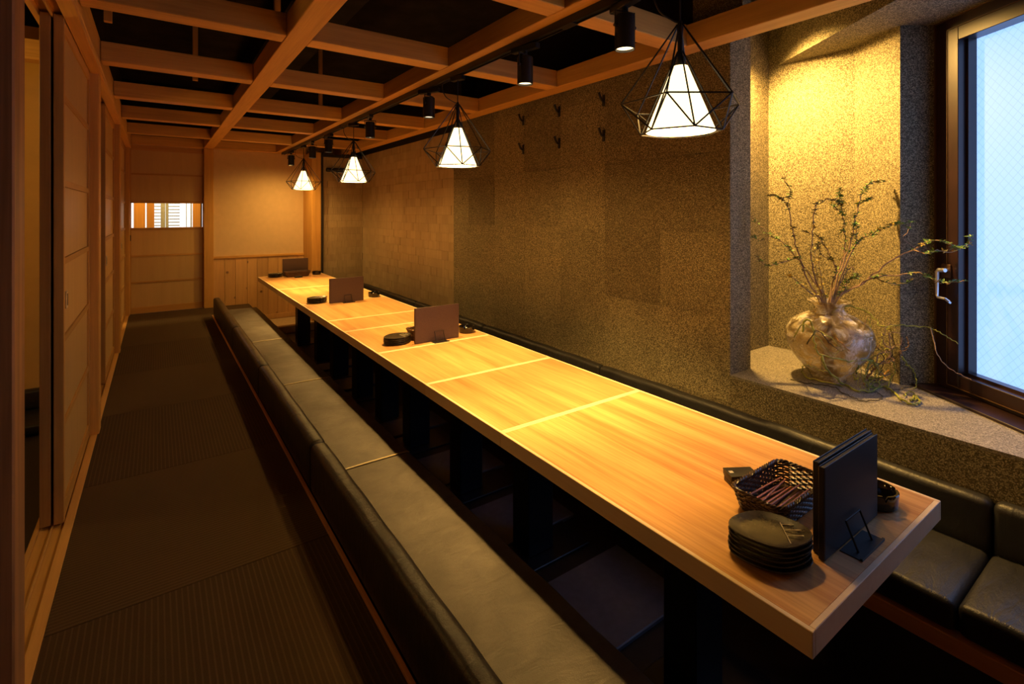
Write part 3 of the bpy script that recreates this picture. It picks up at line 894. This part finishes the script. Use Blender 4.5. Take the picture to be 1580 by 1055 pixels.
# downlight hidden above the beam, washing the back wall of the niche
NP, NT = Vector((2.512, 1.475, 2.13)), Vector((2.90, 1.12, 1.22))
t = thing('niche_downlight', 'black downlight above the beam washing the niche wall', 'spotlight', tuple(NP))
q = (NT - NP).to_track_quat('-Z', 'Y').to_matrix()
def nd_(b):
    bmesh.ops.transform(b.bm, matrix=Matrix.Translation(NP) @ q.to_4x4(), verts=b.bm.verts[:])
    return b
hd = part('head', nd_(B().lathe([(0.004, 0.1), (0.036, 0.1), (0.036, -0.02), (0.033, -0.02), (0.032, -0.008), (0.004, -0.007)], 24)), M['blackmetal'], t)
part('lens', nd_(B().lathe([(0.002, -0.012), (0.031, -0.012), (0.031, -0.0105), (0.002, -0.0105)], 24)), M['lens'], hd)
part('stem', B().tube([NP + q @ Vector((0, 0, 0.09)), Vector((NP.x, NP.y, 2.3)), Vector((NP.x, NP.y, CEIL))], 0.007, 8), M['blackmetal'], t)
spot_light(NP + q @ Vector((0, 0, -0.03)), NT, NICHE_W, 128, 1.0)

def make_pendant():
    t = thing('pendant_lamp', '', 'lamp', (0, 0, 0))               # origin: bottom of the track
    hub, mid, bot = -0.19, -0.445, -0.535                          # z of cage levels
    top = -0.327
    part('adapter', B().box(-0.016, 0.016, -0.045, 0.045, -0.058, -0.032, 0.003), M['blackmetal'], t)
    part('cord', B().tube([(0, 0, -0.058), (0, 0, hub)], 0.0028, 6), M['black'], t)
    part('slack_cord', B().tube(spline([(0, 0.02, -0.058), (-0.04, 0.045, -0.06), (-0.08, 0.04, -0.10), (-0.07, 0.025, -0.155), (-0.025, 0.008, -0.18), (0, 0, -0.185)], 6), 0.0026, 6), M['black'], t)
    part('stem', B().tube([(0, 0, hub + 0.012), (0, 0, hub - 0.01), (0, 0, hub - 0.03), (0, 0, top)], [0.006, 0.011, 0.0085, 0.0085], 12), M['blackmetal'], t)
    mr = [(0.19 * math.cos(math.radians(60 * k + 25)), 0.19 * math.sin(math.radians(60 * k + 25)), mid) for k in range(6)]
    br = [(0.127 * math.cos(math.radians(60 * k + 55)), 0.127 * math.sin(math.radians(60 * k + 55)), bot) for k in range(6)]
    r = 0.0027
    for k in range(6):
        part('cage_strut', B().tube([(mr[k][0] * 0.05, mr[k][1] * 0.05, hub), mr[k]], r, 5), M['blackmetal'], t)
        part('cage_strut', B().tube([mr[k], mr[(k + 1) % 6]], r, 5), M['blackmetal'], t)
        part('cage_strut', B().tube([mr[k], br[k]], r, 5), M['blackmetal'], t)
        part('cage_strut', B().tube([mr[(k + 1) % 6], br[k]], r, 5), M['blackmetal'], t)
        part('cage_strut', B().tube([br[k], br[(k + 1) % 6]], r, 5), M['blackmetal'], t)
        part('cage_strut', B().tube([(br[k][0] * 0.06, br[k][1] * 0.06, hub - 0.085), br[k]], r, 5), M['blackmetal'], t)
    # thin conical shade, open below
    part('shade', B().lathe([(0.025, top), (0.107, bot + 0.002), (0.1045, bot + 0.002), (0.023, top + 0.0001)], 40, closed=True), M['shade'], t)
    part('shade_cap', B().lathe([(0.002, top + 0.004), (0.024, top + 0.003), (0.024, top), (0.002, top)], 24), M['shade'], t)
    bu = part('bulb', B().lathe([(0.004, -0.36), (0.014, -0.37), (0.014, -0.40), (0.026, -0.43), (0.03, -0.455), (0.024, -0.48), (0.006, -0.49)], 20), M['shade'], [c for c in t.children if c.name.startswith('shade')][0])
    return t
pd0 = make_pendant()
pend = [(1.003, 'nearest the camera, above the window end of the table', 0.0), (2.46, 'second from the camera', 0.3), (4.27, 'third from the camera', 0.6), (6.05, 'smallest and farthest, before the cream wall', 0.15)]
for k, (y, lab, rz) in enumerate(pend):
    o = pd0 if k == 0 else copy_tree(pd0)
    o.location = (TRX, y, 1.99)
    o.rotation_euler = (0, 0, rz)
    tag(o, 'glowing caged cone pendant ' + lab, 'lamp', 'pendant lamps over the long table')
    l = bpy.data.lights.new('pendant_bulb', 'POINT')
    l.energy = LAMP_W
    l.color = WARM
    l.shadow_soft_size = 0.035
    lo = bpy.data.objects.new('pendant_bulb', l)
    lo.location = (TRX, y, 1.99 - 0.512)
    C.objects.link(lo)
# lamp of the room behind the sliding doors
l = bpy.data.lights.new('side_room_lamp', 'POINT')
l.energy = 10
l.color = WARM
l.shadow_soft_size = 0.1
lo = bpy.data.objects.new('side_room_lamp', l)
lo.location = (-1.1, 2.9, 1.75)
C.objects.link(lo)
l = bpy.data.lights.new('corridor_lamp', 'POINT')
l.energy = 70
l.color = WARM
l.shadow_soft_size = 0.08
lo = bpy.data.objects.new('corridor_lamp', l)
lo.location = (0.1, 8.0, 2.2)
C.objects.link(lo)

# ------------------------------------------------------------------ things on the tables
def plate_shape(a):
    # boat-shaped oval with softly pointed ends
    return 1.0 + 0.06 * math.cos(2 * a) + 0.035 * math.cos(4 * a)
def make_plate(n=40):
    prof = [(0.004, 0.0), (0.045, 0.0), (0.047, 0.0025), (0.060, 0.0035), (0.0725, 0.0085), (0.0755, 0.0125), (0.0745, 0.0145), (0.072, 0.0140), (0.06, 0.0085), (0.045, 0.006), (0.004, 0.0058)]
    return B().lathe(prof, n, fx=1.08, fy=0.93, shape=plate_shape).mesh('oval_plate', M['plate'], True, 50)
plate_me = make_plate()
def mark_mesh():
    b = B()
    w = 0.0011
    for (p, q) in (((0.03, -0.04, 0.0076), (0.036, 0.036, 0.0076)), ((0.035, 0.03, 0.0076), (0.062, 0.025, 0.0105)), ((0.034, 0.008, 0.0072), (0.070, 0.004, 0.0125)), ((0.033, -0.012, 0.0072), (0.067, -0.016, 0.0122))):
        b.tube([p, q], w, 4)
    return b.mesh('line_mark', M['platemark'])
mark_me = mark_mesh()
def plate_stack(x, y, n, rz, where, z=TZ):
    for k in range(n):
        o = add('oval_plate', plate_me, None, (x + random.uniform(-.0015, .0015), y + random.uniform(-.0015, .0015), z + 0.0003 + k * 0.0108), (0, 0, rz + random.uniform(-0.04, 0.04)))
        pos = 'top' if k == n - 1 else ('bottom' if k == 0 else ('second from the bottom', 'third from the bottom', 'fourth from the bottom', 'fifth from the bottom')[k - 1])
        tag(o, 'dark glazed oval plate, %s of the stack %s' % (pos, where) if k in (0, n - 1) else 'dark glazed oval plate, %s in the stack %s' % (pos, where), 'plate', 'oval plates ' + where)
        add('line_mark', mark_me, o)
plate_stack(1.150, 0.600, 6, -0.75, 'at the near table end')
plate_stack(1.190, 2.885, 4, 0.2, 'by the second menu')
plate_stack(1.150, 4.585, 4, 0.2, 'by the third menu')
plate_stack(1.185, 6.66, 4, 0.2, 'at the far table end')

def menu(x0, x1, y, mat, label, double=False, lean=0.0):
    t = thing('menu', label, 'menu', ((x0 + x1) / 2, y, TZ), 'menus standing on the table')
    c = part('cover', B().box(x0, x1, y - 0.0065, y - 0.0045, TZ + 0.002, TZ + 0.214, 0.0008), mat, t)
    part('cover', B().box(x0, x1, y + 0.0045, y + 0.0065, TZ + 0.002, TZ + 0.214, 0.0008), mat, t)
    part('spine', B().box(x0 - 0.003, x0, y - 0.0065, y + 0.0065, TZ + 0.002, TZ + 0.214, 0.001), mat, t)
    part('pages', B().box(x0 + 0.001, x1 - 0.004, y - 0.0044, y + 0.0044, TZ + 0.005, TZ + 0.211), M['pages'], t)
    return t
def stand(x, y, label, w=0.065):
    t = thing('menu_stand', label, 'menu stand', (x, y, TZ), 'menu stands on the table')
    part('base', B().box(x - w, x + w, y - 0.048, y - 0.0005, TZ, TZ + 0.002, 0.0006).box(x - w, x + w, y - 0.048, y - 0.043, TZ, TZ + 0.006), M['blackmetal'], t)
    part('bracket', B().tube([(x - w * 0.6, y - 0.03, TZ + 0.002), (x - w * 0.6, y - 0.004, TZ + 0.062), (x + w * 0.6, y - 0.004, TZ + 0.062), (x + w * 0.6, y - 0.03, TZ + 0.002)], 0.0024, 6), M['blackmetal'], t)
    part('back_bracket', B().tube([(x - w * 0.6, y + 0.06, TZ + 0.002), (x - w * 0.6, y + 0.04, TZ + 0.062), (x + w * 0.6, y + 0.04, TZ + 0.062), (x + w * 0.6, y + 0.06, TZ + 0.002)], 0.0024, 6), M['blackmetal'], t)
    return t
menu(1.238, 1.538, 0.526, M['menu_black'], 'front black menu of the pair nearest the camera')
menu(1.254, 1.554, 0.545, M['menu_black'], 'rear black menu of the pair, behind the front one')
stand(1.372, 0.518, 'black metal menu stand at the near end of the table')
menu(1.268, 1.565, 2.800, M['menu_brown'], 'brown menu standing upright second from the camera')
stand(1.42, 2.788, 'black metal stand holding the second menu', 0.05)
menu(1.226, 1.523, 4.472, M['menu_brown'], 'brown menu standing upright third from the camera')
stand(1.38, 4.46, 'black metal stand holding the third menu', 0.05)
menu(1.274, 1.571, 6.70, M['menu_brown'], 'small looking brown menu at the far end of the table')
stand(1.42, 6.688, 'black metal stand holding the farthest menu', 0.05)

def ashtray(x, y, label):
    t = thing('ashtray', label, 'ashtray', (x, y, TZ), 'black glass ashtrays')
    b = B()
    n = 48
    def notch(a):
        k = (a / (2 * math.pi) * 4) % 1.0
        return abs(k - 0.5) < 0.06
    prof = [(0.004, 0.0), (0.045, 0.0), (0.051, 0.004), (0.054, 0.040), (0.052, 0.0425), (0.047, 0.0425), (0.0445, 0.040), (0.040, 0.010), (0.004, 0.008)]
    b.lathe(prof, n)
    for v in b.bm.verts:
        a = math.atan2(v.co.y, v.co.x) % (2 * math.pi)
        if notch(a) and v.co.z > 0.035:
            v.co.z -= 0.012
    o = add('bowl', b.mesh('bowl', M['ash'], True, 40), t)
    add('base_ring', B().lathe([(0.043, -0.0002), (0.047, -0.0002), (0.047, 0.003), (0.043, 0.003)], 32, closed=True).mesh('base_ring', M['ash']), t)
    return t
ashtray(1.605, 0.548, 'black glass ashtray behind the near pair of menus')
ashtray(1.675, 2.885, 'black glass ashtray right of the second menu')
ashtray(1.668, 4.60, 'black glass ashtray right of the third menu')
ashtray(1.665, 6.66, 'black glass ashtray at the far end of the table')

def basket(x0, x1, y0, y1, mat, label, sticks, group='wicker cutlery baskets'):
    """open woven tray: bands of strands over stakes, plaited rim"""
    xc, yc = (x0 + x1) / 2, (y0 + y1) / 2
    t = thing('wicker_basket', label, 'basket', (xc, yc, TZ), group)
    hx, hy, hh, rc = (x1 - x0) / 2, (y1 - y0) / 2, 0.056, 0.03
    def loop(s, n=96):
        out = []
        ax, ay = hx * s, hy * s
        per = [(ax - rc, ay - rc, 0), (-(ax - rc), ay - rc, 90), (-(ax - rc), -(ay - rc), 180), (ax - rc, -(ay - rc), 270)]
        corner = []
        for cx, cy, a0 in per:
            for k in range(7):
                a = math.radians(a0 + 15 * k)
                corner.append(Vector((cx + rc * math.cos(a), cy + rc * math.sin(a), 0)))
        # resample by length
        L = [0]
        cc = corner + [corner[0]]
        for p, q in zip(cc, cc[1:]):
            L.append(L[-1] + (q - p).length)
        for k in range(n):
            d = L[-1] * k / n
            j = max(i for i in range(len(L)) if L[i] <= d)
            j = min(j, len(cc) - 2)
            f = (d - L[j]) / max(1e-9, L[j + 1] - L[j])
            out.append(cc[j].lerp(cc[j + 1], f))
        return out
    rows = 9
    ns = 88
    w = B()
    for r_ in range(rows):
        f = (r_ + 0.5) / rows
        lp = loop(0.86 + 0.14 * f, ns)
        pts = []
        for k, p in enumerate(lp):
            nrm = Vector((p.x / hx ** 2, p.y / hy ** 2, 0)).normalized()
            sgn = 1 if (k // 2 + r_) % 2 else -1
            pts.append(Vector((xc, yc, TZ + 0.004 + hh * f)) + p + nrm * 0.0017 * sgn)
        w.tube(pts + [pts[0]], 0.0030, 5, False)
    part('weave', w, mat, t)
    st = B()
    lo_, hi_ = loop(0.86, 44), loop(1.0, 44)
    for p, q in zip(lo_, hi_):
        st.tube([Vector((xc, yc, TZ + 0.003)) + p, Vector((xc, yc, TZ + hh)) + q], 0.0019, 4)
    part('stakes', st, mat, t)
    rim = B()
    lp = loop(1.0, 140)
    for ph in (0, math.pi * 2 / 3, math.pi * 4 / 3):
        pts = []
        for k, p in enumerate(lp):
            a = k * 0.9 + ph
            nrm = Vector((p.x / hx ** 2, p.y / hy ** 2, 0)).normalized()
            pts.append(Vector((xc, yc, TZ + hh + 0.003)) + p + nrm * 0.0035 * math.cos(a) + Vector((0, 0, 0.0035 * math.sin(a))))
        rim.tube(pts + [pts[0]], 0.0030, 5, False)
    part('plaited_rim', rim, mat, t)
    part('bottom', B().prism([(xc + p.x, yc + p.y) for p in loop(0.86, 44)], TZ + 0.0005, TZ + 0.004), mat, t)
    for k in range(sticks):
        yy = yc + (k - (sticks - 1) / 2) * 0.0092
        zz = TZ + 0.0085 + 0.0045 * (k % 3)
        l0, l1 = xc - hx * 0.80 + random.uniform(0, .006), xc + hx * 0.74 - random.uniform(0, .008)
        d = random.uniform(-0.008, 0.008)
        lean_ = 0.010 if k % 3 == 2 else 0.0
        b = B().tube([(l0, yy + d, zz), (l1, yy - d, zz + lean_)], [0.0036, 0.0021], 7)
        where = 'near basket' if y0 < 1 else 'far basket'
        o = single('chopstick', b, M['stick'], 'reddish brown chopstick lying in the %s among others' % where, 'chopstick', ((l0 + l1) / 2, yy, zz), 'chopsticks in the ' + where)
    return t
basket(1.252, 1.512, 0.622, 0.762, M['wicker'], 'dark woven basket of chopsticks behind the stacked plates', 12)
basket(1.285, 1.50, 2.87, 2.985, M['wicker_b'], 'brown woven basket mostly hidden behind the second menu', 0)
basket(1.276, 1.570, 6.545, 6.66, M['wicker_b'], 'brown woven basket in front of the farthest menu', 10)

def cardbox(x, y, z, rz, label, tagged):
    t = thing('card_box', label, 'box', (x, y, z), rot=(0, 0, rz))
    add('body', B().box(-0.042, 0.042, -0.026, 0.026, 0, 0.0135, 0.002, 2).mesh('body', M['boxb']), t)
    add('lid', B().box(-0.0425, 0.0425, -0.0265, 0.0265, 0.0135, 0.0175, 0.0015, 2).mesh('lid', M['boxb']), t)
    if tagged:
        add('label_tag', B().box(-0.036, -0.024, -0.006, 0.006, 0.0175, 0.0179).mesh('label_tag', M['tag']), t)
cardbox(1.398, 0.810, TZ, -0.5, 'lower of the two small black boxes beside the near basket', False)
cardbox(1.396, 0.812, TZ + 0.0176, -0.55, 'upper small black box with a pale tag beside the near basket', True)
cardbox(1.405, 6.47, TZ, 0.1, 'small black box in front of the farthest basket', False)

# ------------------------------------------------------------------ vase with twigs and vines on the ledge
VX, VY = 2.60, 1.075
t = thing('glass_vase', 'round mottled gold glass vase on the window ledge', 'vase', (VX, VY, LZ))
outer = [(0.066, 0.0), (0.072, 0.006), (0.078, 0.02), (0.11, 0.06), (0.150, 0.11), (0.176, 0.16), (0.184, 0.20), (0.178, 0.235), (0.155, 0.27), (0.115, 0.297), (0.078, 0.315), (0.062, 0.328), (0.060, 0.342), (0.070, 0.357), (0.090, 0.371)]
inner = [(r - 0.005, z + (0.008 if i < 3 else 0.001)) for i, (r, z) in enumerate(outer)]
def wob(a):
    return 1 + 0.012 * math.cos(3 * a + 1) + 0.01 * math.cos(5 * a)
part('body', B().lathe([(x_, z_ + LZ) for x_, z_ in outer[:11]] + [(x_, z_ + LZ) for x_, z_ in inner[:11]][::-1], 48, (VX, VY, 0), shape=wob, closed=False), M['vase'], t)
part('neck', B().lathe([(x_, z_ + LZ) for x_, z_ in outer[10:]] + [(x_, z_ + LZ) for x_, z_ in inner[10:]][::-1], 48, (VX, VY, 0), shape=wob, closed=True), M['vase'], t)

sinA, cosA = math.sin(YAW), math.cos(YAW)
def at(u, v, d):
    """a point measured in the photograph, placed at real distance d along the view axis"""
    xx = (u - 790.0) / 775.0
    return Vector((sinA + xx * cosA, cosA - xx * sinA, -(v - 327.0) / 775.0)) * d + Vector((0, 0, EYE))
VD = VX * sinA + VY * cosA
leaf_me = {}
def leaf_cluster(key, mat, n=5, size=0.020):
    b = B()
    rnd = random.Random(ord(key[0]) * 10 + int(key[1]))
    for k in range(n):
        a = 2 * math.pi * k / n + rnd.uniform(-.4, .4)
        el = rnd.uniform(-0.2, 0.9)
        d = Vector((math.cos(a) * math.cos(el), math.sin(a) * math.cos(el), math.sin(el)))
        s_ = d.cross(Vector((0, 0, 1))).normalized()
        up = s_.cross(d)
        L_ = size * rnd.uniform(0.7, 1.2)
        w = L_ * 0.26
        bm = b.bm
        p0 = bm.verts.new((0, 0, 0)); p1 = bm.verts.new(d * L_ * .45 + s_ * w + up * .002); p2 = bm.verts.new(d * L_); p3 = bm.verts.new(d * L_ * .45 - s_ * w + up * .002)
        p4 = bm.verts.new(d * L_ * .45 - up * .001)
        bm.faces.new((p0, p1, p4)); bm.faces.new((p1, p2, p4)); bm.faces.new((p2, p3, p4)); bm.faces.new((p3, p0, p4))
    return b.mesh('leaf_sprig', mat, False)
for nm, mt in (('g', 'leafg'), ('d', 'leafd'), ('y', 'leafy')):
    for q in range(3):
        leaf_me[nm + str(q)] = leaf_cluster(nm + str(q), M[mt])

def wiggle(pts, amp, rnd):
    out = []
    for i, p in enumerate(pts):
        f = amp * min(1, i / 3)
        out.append(p + Vector((rnd.uniform(-f, f), rnd.uniform(-f, f), rnd.uniform(-f, f))))
    return out
def branch(label, path, dd, leaf='g', mat='twig', r0=0.0042, leaves=12, forks=(), skip=0.25, amp=0.004, inside=True, spread=0.0):
    rnd = random.Random(len(label) * 7 + int(path[-1][0]))
    n = len(path)
    base = []
    for i, (u, v) in enumerate(path):
        base.append(at(u, v, VD + dd * (i / (n - 1)) + spread * math.sin(i * 1.7)))
    if inside:
        root = [Vector((VX + rnd.uniform(-.03, .03), VY + rnd.uniform(-.03, .03), LZ + 0.03))]
        m0 = base[0]
        m0 = Vector((VX + (m0.x - VX) * 0.55, VY + (m0.y - VY) * 0.55, LZ + 0.345))
        base = root + [m0] + base[1:]
    pts = wiggle(spline(base, 5), amp, rnd)
    rr = [max(0.0016, r0 * (1 - 0.75 * i / (len(pts) - 1))) for i in range(len(pts))]
    b = B().tube(pts, rr, 6)
    for f in forks:
        fp = [at(u, v, VD + dd * f[0]) for (u, v) in f[1]]
        # start the fork on the stem
        j = min(range(len(pts)), key=lambda q: (pts[q] - fp[0]).length)
        fp[0] = pts[j]
        fs = wiggle(spline(fp, 4), amp * .7, rnd)
        fs[0] = pts[j]
        b.tube(fs, [max(0.0014, rr[min(j, len(rr) - 1)] * (1 - 0.6 * i / (len(fs) - 1)) * 0.8) for i in range(len(fs))], 5)
        pts = pts + fs
    o = single('twig', b, M[mat], label, 'twig', tuple(base[0]), 'twigs in the vase')
    start = int(len(pts) * skip)
    cand = list(range(start, len(pts)))
    rnd.shuffle(cand)
    for j in cand[:int(leaves * 2.2)]:
        key = leaf if rnd.random() < 0.7 else rnd.choice('gdy')
        me = leaf_me[key + str(rnd.randint(0, 2))]
        c = add('leaf_sprig', me, o, Vector(pts[j]) - Vector(o.location), (rnd.uniform(-.6, .6), rnd.uniform(-.6, .6), rnd.uniform(0, 6.28)))
        c.scale = (1, 1, 1) if rnd.random() < 0.6 else (0.75, 0.75, 0.75)
    return o
branch('tall leafy twig leaning left with a hooked tip', [(1262, 470), (1250, 440), (1235, 400), (1226, 370), (1220, 340), (1213, 315), (1200, 303), (1187, 302)], 0.05, 'd', leaves=13, forks=[(0.8, [(1213, 315), (1219, 300), (1218, 290), (1206, 272)])])
branch('short twig leaning low to the left of the vase mouth', [(1258, 468), (1245, 448), (1232, 436), (1217, 425)], -0.08, 'y', leaves=5)
branch('long twig reaching farthest left across the niche side', [(1265, 468), (1250, 425), (1225, 392), (1207, 373), (1187, 362), (1170, 345), (1157, 332)], 0.10, 'g', leaves=12, forks=[(0.6, [(1190, 364), (1172, 371), (1158, 362)]), (0.35, [(1208, 420), (1186, 410), (1174, 403), (1168, 394)])])
branch('upright twig bending right at the top, left of centre', [(1270, 468), (1256, 425), (1252, 385), (1255, 350), (1258, 320), (1275, 308), (1292, 310), (1300, 318)], -0.06, 'd', leaves=12)
branch('crooked twig crossing the middle of the bunch', [(1275, 468), (1290, 420), (1280, 392), (1260, 364), (1240, 357)], 0.12, 'd', leaves=12, forks=[(0.5, [(1286, 400), (1268, 392), (1262, 378), (1270, 368)])])
branch('straight twig with dense leaves right of centre', [(1282, 468), (1292, 430), (1303, 385), (1302, 352), (1298, 328), (1282, 316)], 0.04, 'g', leaves=15, forks=[(0.85, [(1300, 330), (1299, 310), (1294, 300), (1297, 292)])])
branch('tallest twig arching right over the bunch', [(1285, 468), (1297, 415), (1313, 370), (1320, 335), (1330, 302), (1338, 288), (1350, 281), (1366, 281)], -0.03, 'g', leaves=14, forks=[(0.7, [(1327, 312), (1338, 309), (1347, 306)])])
branch('long twig sweeping right to the window glass', [(1290, 466), (1330, 437), (1370, 406), (1410, 384), (1440, 371), (1462, 375), (1480, 384), (1492, 380), (1497, 366)], -0.35, 'g', r0=0.0048, leaves=14, forks=[(0.7, [(1412, 384), (1432, 392), (1445, 386), (1465, 390), (1478, 384)]), (0.55, [(1388, 393), (1395, 368), (1402, 355), (1406, 344)])])
branch('thin twig running right in front of the window handle', [(1290, 468), (1325, 440), (1350, 428), (1385, 424), (1415, 421), (1430, 426), (1450, 436), (1470, 436), (1489, 432)], -0.34, 'g', leaves=11, forks=[(0.4, [(1352, 428), (1372, 437), (1395, 438), (1412, 428)])])
branch('leafy twig spreading right towards the blue reveal', [(1288, 466), (1308, 400), (1325, 372), (1345, 362), (1358, 354), (1378, 347), (1392, 345)], -0.16, 'g', leaves=18, forks=[(0.5, [(1320, 380), (1322, 352), (1320, 345)])])
branch('pale straight stem rising in the middle of the bunch', [(1268, 470), (1263, 440), (1259, 412), (1257, 385)], -0.02, 'y', mat='twigy', leaves=4)
branch('second pale stem close beside the middle one', [(1273, 470), (1268, 440), (1265, 415), (1262, 396)], -0.05, 'y', mat='twigy', leaves=3)
branch('thin bare twig drooping right beside the niche corner', [(1289, 468), (1300, 430), (1312, 412), (1318, 418), (1320, 424)], 0.02, 'd', leaves=4)
branch('small leafy twig low on the right of the mouth', [(1288, 468), (1303, 448), (1307, 432), (1320, 428), (1325, 425)], -0.1, 'g', leaves=8)

def onz(u, v, z):
    r = at(u, v, 1.0) - Vector((0, 0, EYE))
    k = (z - EYE) / r.z
    return r * k + Vector((0, 0, EYE))
def vine(label, pts, mat, r, amp=0.004, taper=True, k=6):
    rnd = random.Random(len(label))
    p = wiggle(spline(pts, k), amp, rnd)
    for q in p:
        q.z = max(q.z, LZ + r + 0.0003)
    rr = [r * (1 - (0.55 * i / (len(p) - 1) if taper else 0)) for i in range(len(p))]
    return single('vine', B().tube(p, rr, 6), M[mat], label, 'vine', tuple(p[0]), 'curly vines around the vase')
vine('vine looping from the vase mouth right to the window frame', [Vector((VX, VY, LZ + 0.30))] + [at(u, v, VD - 0.02 - 0.036 * i) for i, (u, v) in enumerate([(1298, 472), (1330, 477), (1350, 492), (1360, 503), (1400, 502), (1435, 506), (1455, 515), (1478, 530)])], 'vineg', 0.0042)
vine('thick yellow-green vine curled around the front of the vase body', [at(u, v, VD - 0.19 + d) for (u, v, d) in [(1238, 512, .06), (1244, 492, .05), (1255, 505, .03), (1257, 530, 0), (1264, 546, 0), (1290, 553, -.005), (1318, 557, .03), (1333, 545, .07), (1340, 515, .1), (1342, 497, .12), (1335, 490, .13)]], 'vineg', 0.0048)
vine('vine hanging over the vase front down to the ledge', [at(1268, 548, VD - 0.195), at(1274, 568, VD - 0.2)] + [onz(u, v, LZ + .008) for u, v in [(1300, 592), (1322, 602), (1345, 603), (1356, 596), (1357, 588)]], 'vineg', 0.0055)
vine('thin green vine looping on the ledge left of the vase foot', [onz(u, v, LZ + .006) for u, v in [(1300, 596), (1268, 588), (1245, 582), (1237, 573)]] + [at(1243, 563, VD - 0.17), at(1262, 570, VD - 0.19), at(1277, 573, VD - 0.195)], 'vineg', 0.0034)
vine('dark wiry vine ring flat on the ledge in front of the vase', [onz(u, v, LZ + .005) for u, v in [(1220, 585), (1240, 590), (1265, 593), (1285, 597), (1305, 608), (1325, 617), (1348, 618), (1362, 612), (1350, 604), (1330, 606)]], 'vined', 0.003)
vine('short orange vine rising from the tangle beside the vase', [onz(1334, 594, LZ + .01)] + [at(u, v, VD - .1) for u, v in [(1338, 582), (1347, 570), (1358, 561), (1370, 559), (1378, 555), (1372, 552)]], 'vineo', 0.0055)
vine('brown curl standing above the orange vine', [at(u, v, VD - .06) for u, v in [(1358, 561), (1370, 552), (1374, 535), (1371, 515), (1375, 520), (1378, 532)]] , 'twig', 0.0036)
vine('bright green arc in front of the blue reveal', [at(u, v, VD - .12) for u, v in [(1392, 550), (1398, 560), (1408, 570), (1414, 585)]] + [onz(1411, 601, LZ + .006)], 'vineg', 0.0042)
vine('knotted green vine end lying nearest the window', [onz(u, v, LZ + .007) for u, v in [(1366, 596), (1380, 606), (1394, 618), (1410, 624), (1420, 620), (1412, 610), (1405, 618), (1415, 612), (1402, 604), (1395, 612)]], 'vineg', 0.005)
vine('thin bare runner trailing down the window frame', [at(u, v, VD - .22 - .025 * i) for i, (u, v) in enumerate([(1436, 506), (1442, 530), (1447, 548), (1462, 566), (1482, 578), (1500, 586)])], 'twig', 0.0024, 0.002)
vine('thin curl in the upper right of the tangle before the reveal', [at(u, v, VD - .08) for u, v in [(1375, 512), (1395, 515), (1410, 522), (1425, 533), (1430, 540)]], 'twig', 0.002, 0.002)
vine('dark curl hooked around the reveal corner', [at(u, v, VD - .1) for u, v in [(1399, 520), (1402, 530), (1396, 540), (1388, 542), (1394, 548)]], 'vineo', 0.0032)
rv = random.Random(21)
for k in range(18):
    cx = 1345 + rv.uniform(-18, 48)
    cy = 555 + rv.uniform(-45, 45)
    d = VD - rv.uniform(0.0, 0.16)
    pts = []
    a0 = rv.uniform(0, 6.28)
    R = rv.uniform(14, 30)
    for j in range(8):
        a = a0 + j * 0.8
        p = at(cx + R * math.cos(a) * (1 - j * .05), cy + R * 1.1 * math.sin(a), d + 0.03 * math.sin(a * 1.3))
        pts.append(p)
    vine('thin wiry curl in the loose tangle right of the vase', pts, rv.choice(['vined', 'vineg', 'twig', 'vineg', 'vineo']), rv.uniform(0.0016, 0.0034), 0.006)
for k in range(4):
    y = rv.uniform(0, 1)
    pts = [at(1225 + 20 * k, 520 + 12 * math.sin(k * 2.0), VD - 0.17 + .03 * abs(k - 1.5)), at(1240 + 20 * k, 500 + 10 * k, VD - 0.19), at(1262 + 18 * k, 520 + 8 * k, VD - 0.195 + 0.01 * k), at(1285 + 14 * k, 548 - 6 * k, VD - 0.19 + 0.02 * k), at(1300 + 12 * k, 530 - 14 * k, VD - 0.17 + 0.03 * k)]
    vine('thin vine wound across the vase glass, %s of four' % ('leftmost', 'second from the left', 'third from the left', 'rightmost')[k], pts, ['vineg', 'vined', 'vineg', 'vineo'][k], 0.0026, 0.003)

# meshes used only as templates are all placed; nothing else to do
